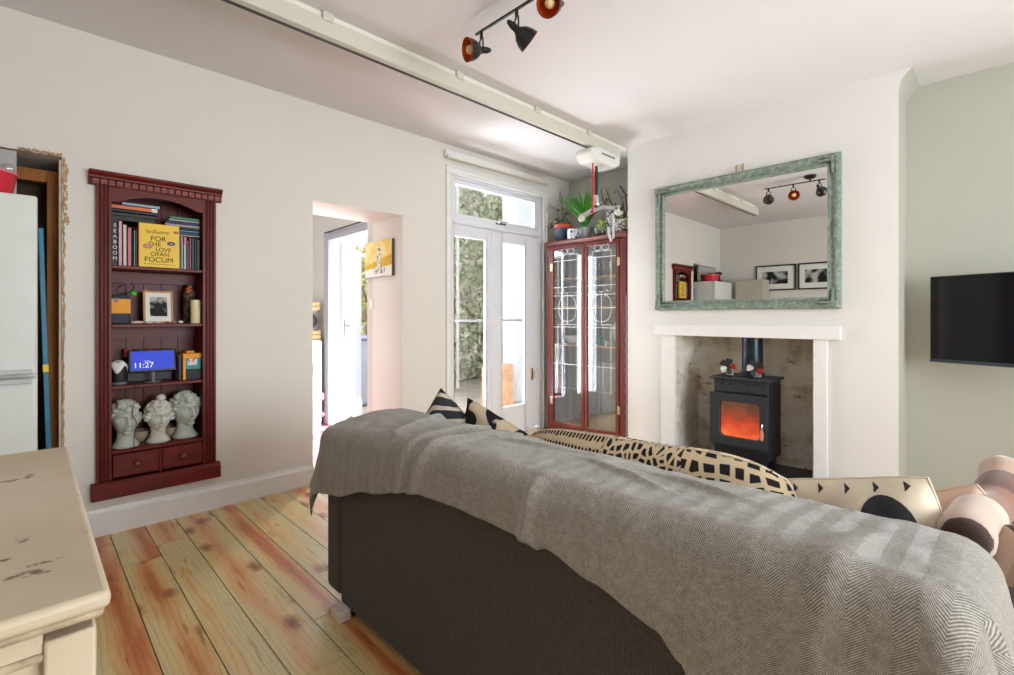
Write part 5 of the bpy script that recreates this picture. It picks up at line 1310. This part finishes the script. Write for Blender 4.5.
for x_ in (sx0 + .05, sx1 - .05):
    for y_ in (sy0 + .05, sy1 - .05): MB().box(x_ - .025, y_ - .025, .021, x_ + .025, y_ + .025, .13).build('leg', M['iron_dark'], st, smooth=20, bevel=.005)
def fan(y_, label, rot):
    t = thing('stove_fan', label, 'fan', (4.07, y_, .766), 'heat powered fans on the stove')
    q = MB(); q.box(-.03, -.025, 0, .03, .025, .01); q.build('base', M['black'], t, local=True, smooth=20, bevel=.002)
    q = MB()
    for k in range(5): q.box(-.012, -.022 + k * .01, .01, .025, -.019 + k * .01, .055)
    q.build('cooling_fins', M['alu'], t, local=True, smooth=0)
    q = MB(); q.box(-.03, -.012, .055, .0, .012, .10); q.build('motor', M['black'], t, local=True, smooth=20, bevel=.004)
    q = MB(); q.tube([(-.045, 0, .085), (-.03, 0, .085)], .012, 12); q.build('hub', M['black'], t, local=True)
    for k in range(5):
        a = rot + 2 * PI * k / 5; Rm = Matrix.Translation((-.042, 0, .085)) @ Matrix.Rotation(a, 4, 'X') @ Matrix.Rotation(.35, 4, 'Z')
        q = MB(); q.prism([(-.008, .01), (-.027, .045), (-.02, .062), (.02, .062), (.027, .045), (.008, .01)], 'x', -.001, .001, M=Rm)
        q.build('fan_blade', (M['fan_red'] if k == 1 else (M['alu'] if k == 3 else M['matt_black'])), t, local=True, smooth=0)
    return t
fan(1.555, 'stove fan with metal blades left of the flue pipe', .3); fan(1.345, 'stove fan with metal blades in front of the flue pipe at right', .9)

# ------------------------------------------------------------------ television
tv = thing('television', 'black flat screen television mounted on the alcove wall', 'television', (4.22, .333, .96), None)
ang = math.atan2(-.913, -.408)
TM = Matrix.Translation((4.22, .333, .955)) @ Matrix.Rotation(ang, 4, 'Z')      # local +x along the screen to the right, -y? facing
q = MB(); q.box(0, .0, .0, .97, .03, .555, M=TM); q.build('housing', M['matt_black'], tv, smooth=20, bevel=.004)
m, nt, p = newmat('tv_glass'); n_ = noi(nt, coords(nt), 2); r_ = ramp(nt, [(0, (.006, .006, .008, 1)), (1, (.01, .01, .012, 1))], n_); nt.links.new(r_.outputs[0], p.inputs['Base Color']); p.inputs['Roughness'].default_value = .08; p.inputs['Specular IOR Level'].default_value = .25
for sgn, yv in ((0, -.002),):
    q = MB(); q.box(.008, -.003, .024, .962, 0, .548, M=TM); q.build('screen', m, tv, smooth=0)
q = MB(); q.box(.0, -.005, .0, .97, .0, .02, M=TM); q.build('lower_bezel', plain('bezel', rgb(70, 76, 84), .3, .5), tv, smooth=20, bevel=.002)
q = MB(); q.box(.4, .03, .2, .56, .05, .36, M=TM); q.build('back_plate', M['black'], tv, smooth=0)
c0 = TM @ Vector((.48, .05, .28)); q = MB(); q.tube([c0, (4.25, .02, c0.z), (XA - .01, -.02, c0.z)], .018, 10); q.box(XA - .02, -.1, c0.z - .1, XA, .06, c0.z + .1); q.build('wall_bracket', M['black'], tv, smooth=20)

# ------------------------------------------------------------------ passage beyond the opening
PN = 6.1
slab('floor_passage', M['pinkfloor'], (-.2, 4.151, -.1, 2.6, PN, 0))
slab('ceiling_passage', M['cream_wall'], (-.2, YT, 2.6, 2.6, PN + .1, 2.7))
slab('wall_passage_north', M['cream_wall'], (-.2, PN, -.1, 2.6, PN + .1, 2.6))
slab('wall_passage_west', M['cream_wall'], (-.3, YT, -.1, -.2, 4.5, 2.6), (-.3, 5.8, -.1, -.2, PN + .1, 2.6), (-.3, 4.5, -.1, -.2, 5.8, .8), (-.3, 4.5, 2.3, -.2, 5.8, 2.6))  # unseen wall; its window opening is added to let the fill in
w2 = struct(MB().box(-.28, 4.5, .8, -.22, 5.8, .85).build('added_window', M['trim'], None, smooth=0))  # added window, out of view, framing the passage fill lamp
MB().box(-.252, 4.5, .85, -.248, 5.8, 2.3).build('pane', M['glass'], w2, smooth=0)
slab('wall_passage_east', M['cream_wall'], (2.48, YT, -.1, 2.6, 4.45, 2.6), (2.48, 4.45, 2.14, 2.6, 5.46, 2.6), (2.48, 5.46, -.1, 2.6, PN, 2.6))
slab('wall_passage_pier', M['cream_wall'], (2.3, YT, 0, 2.48, 4.22, 2.6))
d2 = struct(MB().box(2.47, 4.45, .0, 2.61, 5.46, .02).build('door_2', M['upvc'], None, smooth=0))
q = MB(); q.box(2.455, 5.40, .02, 2.615, 5.52, 2.2); q.box(2.455, 4.40, .02, 2.615, 4.46, 2.2); q.box(2.455, 4.46, 2.12, 2.615, 5.40, 2.2); q.build('door_frame', M['leafpaint'], d2, smooth=20, bevel=.006)
LM = Matrix.Translation((2.60, 5.39, 0)) @ Matrix.Rotation(math.radians(45), 4, 'Z')
q = MB(); q.box(0, -.02, .03, .72, .02, 2.1, M=LM); lf = q.build('door_leaf', M['leafpaint'], d2, smooth=20, bevel=.004)
q = MB()
for z in (.35, .8, 1.25, 1.7): q.box(.09, -.026, z - .21, .64, -.019, z + .21, M=LM)
q.build('door_panel', M['leafpaint'], lf, smooth=20, bevel=.004)
q = MB(); q.box(.02, -.03, 1.0, .05, -.02, 1.22, M=LM); q.tube([LM @ Vector((.035, -.03, 1.14)), LM @ Vector((.035, -.06, 1.14)), LM @ Vector((.11, -.06, 1.14))], .008, 8); q.build('handle', M['chrome'], lf, smooth=40)
t = thing('curtain_rod', 'thin black curtain rod above the passage door', 'curtain rod', (2.46, 5.1, 2.2))
q = MB(); q.tube([(2.42, 5.42, 2.2), (2.42, 4.4, 2.215)], .008, 8); q.build('rod', M['black'], t)
for y_ in (5.36, 4.5): MB().tube([(2.42, y_, 2.207), (2.4795, y_, 2.207)], .005, 8).build('bracket', M['black'], t)
t = thing('canvas_picture', 'yellow and white canvas picture hung on the passage wall', 'picture', (2.3, 3.98, 1.6), None)
cy0, cy1, cz0, cz1 = 3.74, 4.205, 1.61, 1.935
MB().box(2.272, cy0, cz0, 2.299, cy1, cz1).build('stretcher', plain('canvas_edge', rgb(86, 74, 60), .8), t, smooth=0)
MB().box(2.270, cy0, cz0 + .085, 2.272, cy1, cz1).build('yellow_field', blobs('yellow_paint', rgb(240, 204, 110), rgb(238, 222, 160), 8, .4, .6, 3), t, smooth=0)
MB().box(2.270, cy0, cz0, 2.272, cy1, cz0 + .085).build('white_ground', M['white'], t, smooth=0)
q = MB(); q.prism([(cy0, cz0 + .1), (cy1, cz0 + .07), (cy1, cz0 + .11), (cy0, cz0 + .19)], 'x', 2.2685, 2.270); q.build('ochre_band', plain('ochre', rgb(214, 176, 60), .7), t, smooth=0)
q = MB()
for (a, b_, c, d) in ((3.88, .03, 4.02, .06), (3.90, .06, 4.0, .10), (3.925, .10, 3.975, .18), (3.90, .18, 4.0, .195), (3.93, .195, 3.97, .25)): q.box(2.2665, a, cz0 + b_, 2.2685, c, cz0 + d)
q.ball((2.2675, 3.95, cz0 + .265), .02, (.05, 1, 1.2), 2)
for k in range(5): q.box(2.2665, 3.85 + .05 * k, cz0 + .03, 2.2685, 3.858 + .05 * k, cz0 + .09)
q.build('painted_fountain', blobs('painted_white', rgb(226, 224, 214), rgb(120, 112, 110), 40, .4, .46, 8), t, smooth=0)
t = thing('light_switch', 'white light switch on the passage wall below the canvas', 'switch', (2.3, 4.14, 1.33))
MB().box(2.289, 4.10, 1.32, 2.2995, 4.175, 1.41).build('plate', M['plastic'], t, smooth=20, bevel=.004)
MB().box(2.285, 4.125, 1.345, 2.289, 4.15, 1.385).build('rocker', M['plastic'], t, smooth=20, bevel=.002)
# tall white unit with crates, short unit with head, pink stand
t = thing('storage_unit', 'tall white storage unit against the far passage wall', 'cupboard', (1.95, 5.65, 0))
MB().box(1.6, 5.50, .02, 2.42, 5.95, .98).build('carcass', M['fridge'], t, smooth=20, bevel=.006)
MB().box(1.602, 5.48, .05, 2.418, 5.498, .97).build('door', M['fridge'], t, smooth=20, bevel=.004)
MB().box(1.65, 5.52, 0, 2.32, 5.9, .02).build('plinth', M['grey'], t, smooth=0)
t = thing('low_unit', 'low white unit standing in front of the tall storage unit', 'cupboard', (1.9, 5.05, 0))
MB().box(1.5, 4.93, .04, 2.15, 5.28, .55).build('carcass', M['fridge'], t, smooth=20, bevel=.006)
MB().box(1.502, 4.912, .06, 2.148, 4.928, .54).build('door', M['fridge'], t, smooth=20, bevel=.004)
MB().box(1.53, 4.95, 0, 2.09, 5.26, .04).build('plinth', M['grey'], t, smooth=0)
def crate(x, y, z, label):
    t = thing('crate', label, 'crate', (x, y, z), 'slatted crates on the tall passage unit')
    wd = wood('crate_wood', rgb(206, 160, 104), rgb(232, 196, 144), 'x', .6)
    for k in range(2):
        zz = .015 + k * .05
        q = MB(); q.box(-.11, -.11, zz, .11, -.10, zz + .038); q.box(-.11, .10, zz, .11, .11, zz + .038); q.box(-.11, -.10, zz, -.10, .10, zz + .038); q.box(.10, -.10, zz, .11, .10, zz + .038); q.build('slat_course', wd, t, local=True, smooth=0)
    for sx in (-1, 1):
        for sy in (-1, 1): MB().box(sx * .09 - .01, sy * .09 - .01, .0, sx * .09 + .01, sy * .09 + .01, .11).build('corner_post', wd, t, local=True, smooth=0)
    MB().box(-.1, -.1, .004, .1, .1, .012).build('base', wd, t, local=True, smooth=0)
    return t
crate(2.32, 5.65, .981, 'lower slatted crate standing on the tall white unit')
q = MB(); rr = random.Random(2)
q.ball((2.32, 5.65, 1.20), .105, (1, 1, .95), 3)
for v_ in q.bm.verts: v_.co += v_.normal * .02 * noise.noise(v_.co * 14)
tag(q.build('bag', plain('black_bag', rgb(62, 66, 72), .35, var=.4, nscale=14), smooth=80), 'crumpled black bag sitting between the two crates', 'bag')
crate(2.31, 5.65, 1.31, 'upper slatted crate resting on the black bag')
h2 = head((2.085, 5.0, .551), .25, -.5, M['plaster_cool'], 'grey plaster head on the low white unit in the passage'); del h2['group']
t = thing('stand', 'pink stand with flared foot on the passage floor', 'stand', (2.27, 5.2, 0))
q = MB(); q.lathe([(.06, 0), (.06, .015), (.03, .03), (.015, .045)], (2.275, 5.2, .001), 20); q.build('foot', M['pink'], t, smooth=40)
q = MB(); q.tube([(2.275, 5.2, .04), (2.275, 5.2, .36)], .009, 10); q.build('pole', M['chrome'], t)
MB().box(2.24, 5.165, .165, 2.31, 5.235, .205).build('tray', M['pink'], t, smooth=20, bevel=.008)
MB().box(2.245, 5.165, .345, 2.305, 5.235, .42).build('head_block', M['pink'], t, smooth=20, bevel=.008)

# ------------------------------------------------------------------ garden
slab('ground_garden', plain('paving', rgb(178, 166, 150), .9, var=.2, nscale=4), (2.61, 3.82, -.14, 16, 16, -.04))
brick = plain('garden_brick', rgb(222, 206, 184), .9, var=.12, nscale=6)
slab('wall_garden', brick, (2.2, 8.05, -.1, 12, 8.2, 2.3))
slab('wall_neighbour', plain('white_render', rgb(228, 230, 232), .8, var=.03), (5.32, 5.2, -.1, 9, 5.5, 4.8))
slab('wall_garden_low', plain('low_brick', rgb(214, 168, 130), .9, var=.25, nscale=9), (4.6, 5.05, -.1, 5.11, 5.18, .55))
def foliage(name, label, pts, mats, n, size, seed, stems):
    t = thing(name, label, 'climbing plant' if 'climb' in name else 'shrub', pts[0])
    rr = random.Random(seed); q = MB()
    for k in range(n):
        a, b_ = pts; c = Vector((rr.uniform(a[0], b_[0]), rr.uniform(a[1], b_[1]), 0))
        hmax = a[2] + (b_[2] - a[2]) * (.9 + .25 * noise.noise(Vector((c.x * 1.6, 3, seed)))) 
        c.z = rr.uniform(a[2], hmax)
        s = size * rr.uniform(.6, 1.4); Rm = Matrix.Rotation(rr.uniform(0, 6.3), 3, 'Z') @ Matrix.Rotation(rr.uniform(-1.2, 1.2), 3, 'X') @ Matrix.Rotation(rr.uniform(-1, 1), 3, 'Y')
        pl = [Vector((0, -s, 0)), Vector((s * .55, -.1 * s, .1 * s)), Vector((0, s, 0)), Vector((-s * .55, -.1 * s, .1 * s))]
        q.bm.faces.new([q.bm.verts.new(c + Rm @ v_) for v_ in pl])
    o = q.build('foliage', mats, t, smooth=0); o['kind'] = 'stuff'
    for pl in o.data.polygons: pl.material_index = rr.randrange(len(mats)) if isinstance(mats, list) else 0
    q = MB()
    for k in range(stems):
        x_ = rr.uniform(pts[0][0], pts[1][0]); y_ = (pts[0][1] + pts[1][1]) / 2; zz = pts[0][2]
        P_ = [Vector((x_, y_, zz))]
        for i in range(7): P_.append(P_[-1] + Vector((rr.uniform(-.15, .15), rr.uniform(-.03, .03), (pts[1][2] - zz) / 8)))
        q.tube(P_, [.02 - .002 * i for i in range(8)], 6)
    q.build('stems', M['stem'], t); return t
lg = [plain('ivy_light', rgb(238, 241, 212), .6, var=.1), plain('ivy_mid', rgb(218, 225, 188), .6, var=.1), plain('ivy_pink', rgb(240, 228, 216), .6, var=.1)]
foliage('climbing_ivy', 'pale green climber covering the garden wall outside the glass doors', ((5.5, 7.62, -.04), (8.4, 7.86, 4.3)), lg, 12000, .075, 5, 18)
foliage('garden_shrub', 'yellow green shrub outside the passage door', ((3.0, 7.3, -.04), (4.6, 7.85, 2.6)), [plain('shrub_yellow', rgb(214, 206, 120), .6, var=.2), lg[0]], 1500, .07, 9, 6)
t = thing('handrail', 'thin metal handrail outside the glass doors', 'railing', (4.0, 4.75, 0))
q = MB(); q.tube([(2.75, 4.75, 1.20), (5.2, 4.75, 1.20)], .014, 8); q.build('top_rail', M['grey'], t)
for x_ in (2.8, 5.15): MB().tube([(x_, 4.75, -.04), (x_, 4.75, 1.2)], .014, 8).build('post', M['grey'], t)
t = thing('garden_pole', 'white post standing in the garden beyond the climber', 'post', (6.55, 7.0, 0))
q = MB(); q.tube([(5.55, 6.9, -.04), (5.55, 6.9, 4.6)], .03, 10); q.build('shaft', M['plastic'], t)
q = MB(); q.tube([(5.55, 6.9, 4.6), (5.55, 6.9, 4.66)], .045, 10); q.build('cap', M['plastic'], t)
t = thing('wheelie_bin', 'grey wheelie bin outside the passage door', 'bin', (3.5, 6.7, -.04))
gb = plain('bin_grey', rgb(128, 136, 144), .5)
q = MB(); q.prism([(3.24, -.02), (3.78, -.02), (3.84, .92), (3.18, .92)], 'y', 6.4, 7.0); q.build('body', gb, t, smooth=20, bevel=.03)
MB().box(3.15, 6.36, .925, 3.87, 7.04, .98).build('lid', plain('bin_lid', rgb(150, 140, 170), .5), t, smooth=20, bevel=.02)
for y_ in (6.42, 6.98):
    q = MB(); q.tube([(3.25, y_ - .02, .06), (3.25, y_ + .02, .06)], .1, 16); q.build('wheel', M['matt_black'], t)
bt = thing('bottle', 'white bottle nearer the door outside in front of the grey bin', 'bottle', (2.93, 5.72, -.039), 'white bottles outside the passage door')
q = MB(); q.lathe([(.045, 0), (.048, .01), (.048, .2), (.02, .26), (.018, .30)], n=16); q.build('body', M['plastic'], bt, local=True, smooth=50)
q = MB(); q.lathe([(.02, .3), (.02, .33)], n=12); q.build('cap', M['plastic'], bt, local=True, smooth=40)
dup(bt, (3.05, 5.83, -.039), label='white bottle farther from the door outside in front of the grey bin')

# ------------------------------------------------------------------ lights, world, camera
W = bpy.data.worlds.new('World'); S.world = W; W.use_nodes = True; nt = W.node_tree
bg = nt.nodes['Background']; sky = nt.nodes.new('ShaderNodeTexSky'); sky.sky_type = 'NISHITA'; sky.sun_disc = False; sky.sun_elevation = math.radians(40); sky.sun_rotation = math.radians(200)
mx = nt.nodes.new('ShaderNodeMix'); mx.data_type = 'RGBA'; mx.inputs[0].default_value = .9; mx.inputs[7].default_value = (1, 1, 1, 1)
nt.links.new(sky.outputs[0], mx.inputs[6]); nt.links.new(mx.outputs[2], bg.inputs[0]); bg.inputs[1].default_value = .72
def area(name, loc, target, sx, sy, power, col=(1, 1, 1)):
    l = bpy.data.lights.new(name, 'AREA'); l.shape = 'RECTANGLE'; l.size = sx; l.size_y = sy; l.energy = power; l.color = col
    o = bpy.data.objects.new(name, l); COL.objects.link(o); o.location = loc
    o.rotation_euler = (Vector(target) - Vector(loc)).to_track_quat('-Z', 'Y').to_euler(); return o
area('daylight_passage_door', (3.05, 4.75, 1.6), (1.1, 2.6, .05), .8, 1.5, 130, (.97, .98, 1))
area('daylight_french_doors', (3.5, 5.0, 3.65), (2.6, 2.4, .9), 1.8, 1.2, 150, (.86, .91, 1))
area('added_bounce_french_doors', (3.5, 4.5, .02), (2.4, 1.6, 2.85), 1.6, .6, 165, (.88, .92, 1))  # added lamp standing in for bounced daylight, brightens the ceiling
area('daylight_south_window', (1.9, YS - .35, 1.4), (1.9, 2.0, 2.2), 2.4, 1.6, 180, (.94, .965, 1))
area('passage_fill_light', (-.45, 5.15, 1.6), (2.4, 4.6, 1.4), 1.2, 1.3, 12, (.97, .98, 1))  # added fill lamp behind the made-up window, brightens the passage

cam = bpy.data.cameras.new('Camera'); co = bpy.data.objects.new('Camera', cam); COL.objects.link(co)
co.location = (0, 0, 1.25); yaw = math.radians(45.43)
co.rotation_euler = (PI / 2, 0, yaw - PI / 2)
cam.sensor_width = 36; cam.lens = 488 / 1014 * 36; cam.clip_start = .02
cam.shift_y = -(337.5 - 316.57) / 1014
S.camera = co
S.view_settings.view_transform = 'Standard'; S.view_settings.look = 'None'; S.view_settings.gamma = 1; S.view_settings.exposure = .32
S.view_settings.use_curve_mapping = False
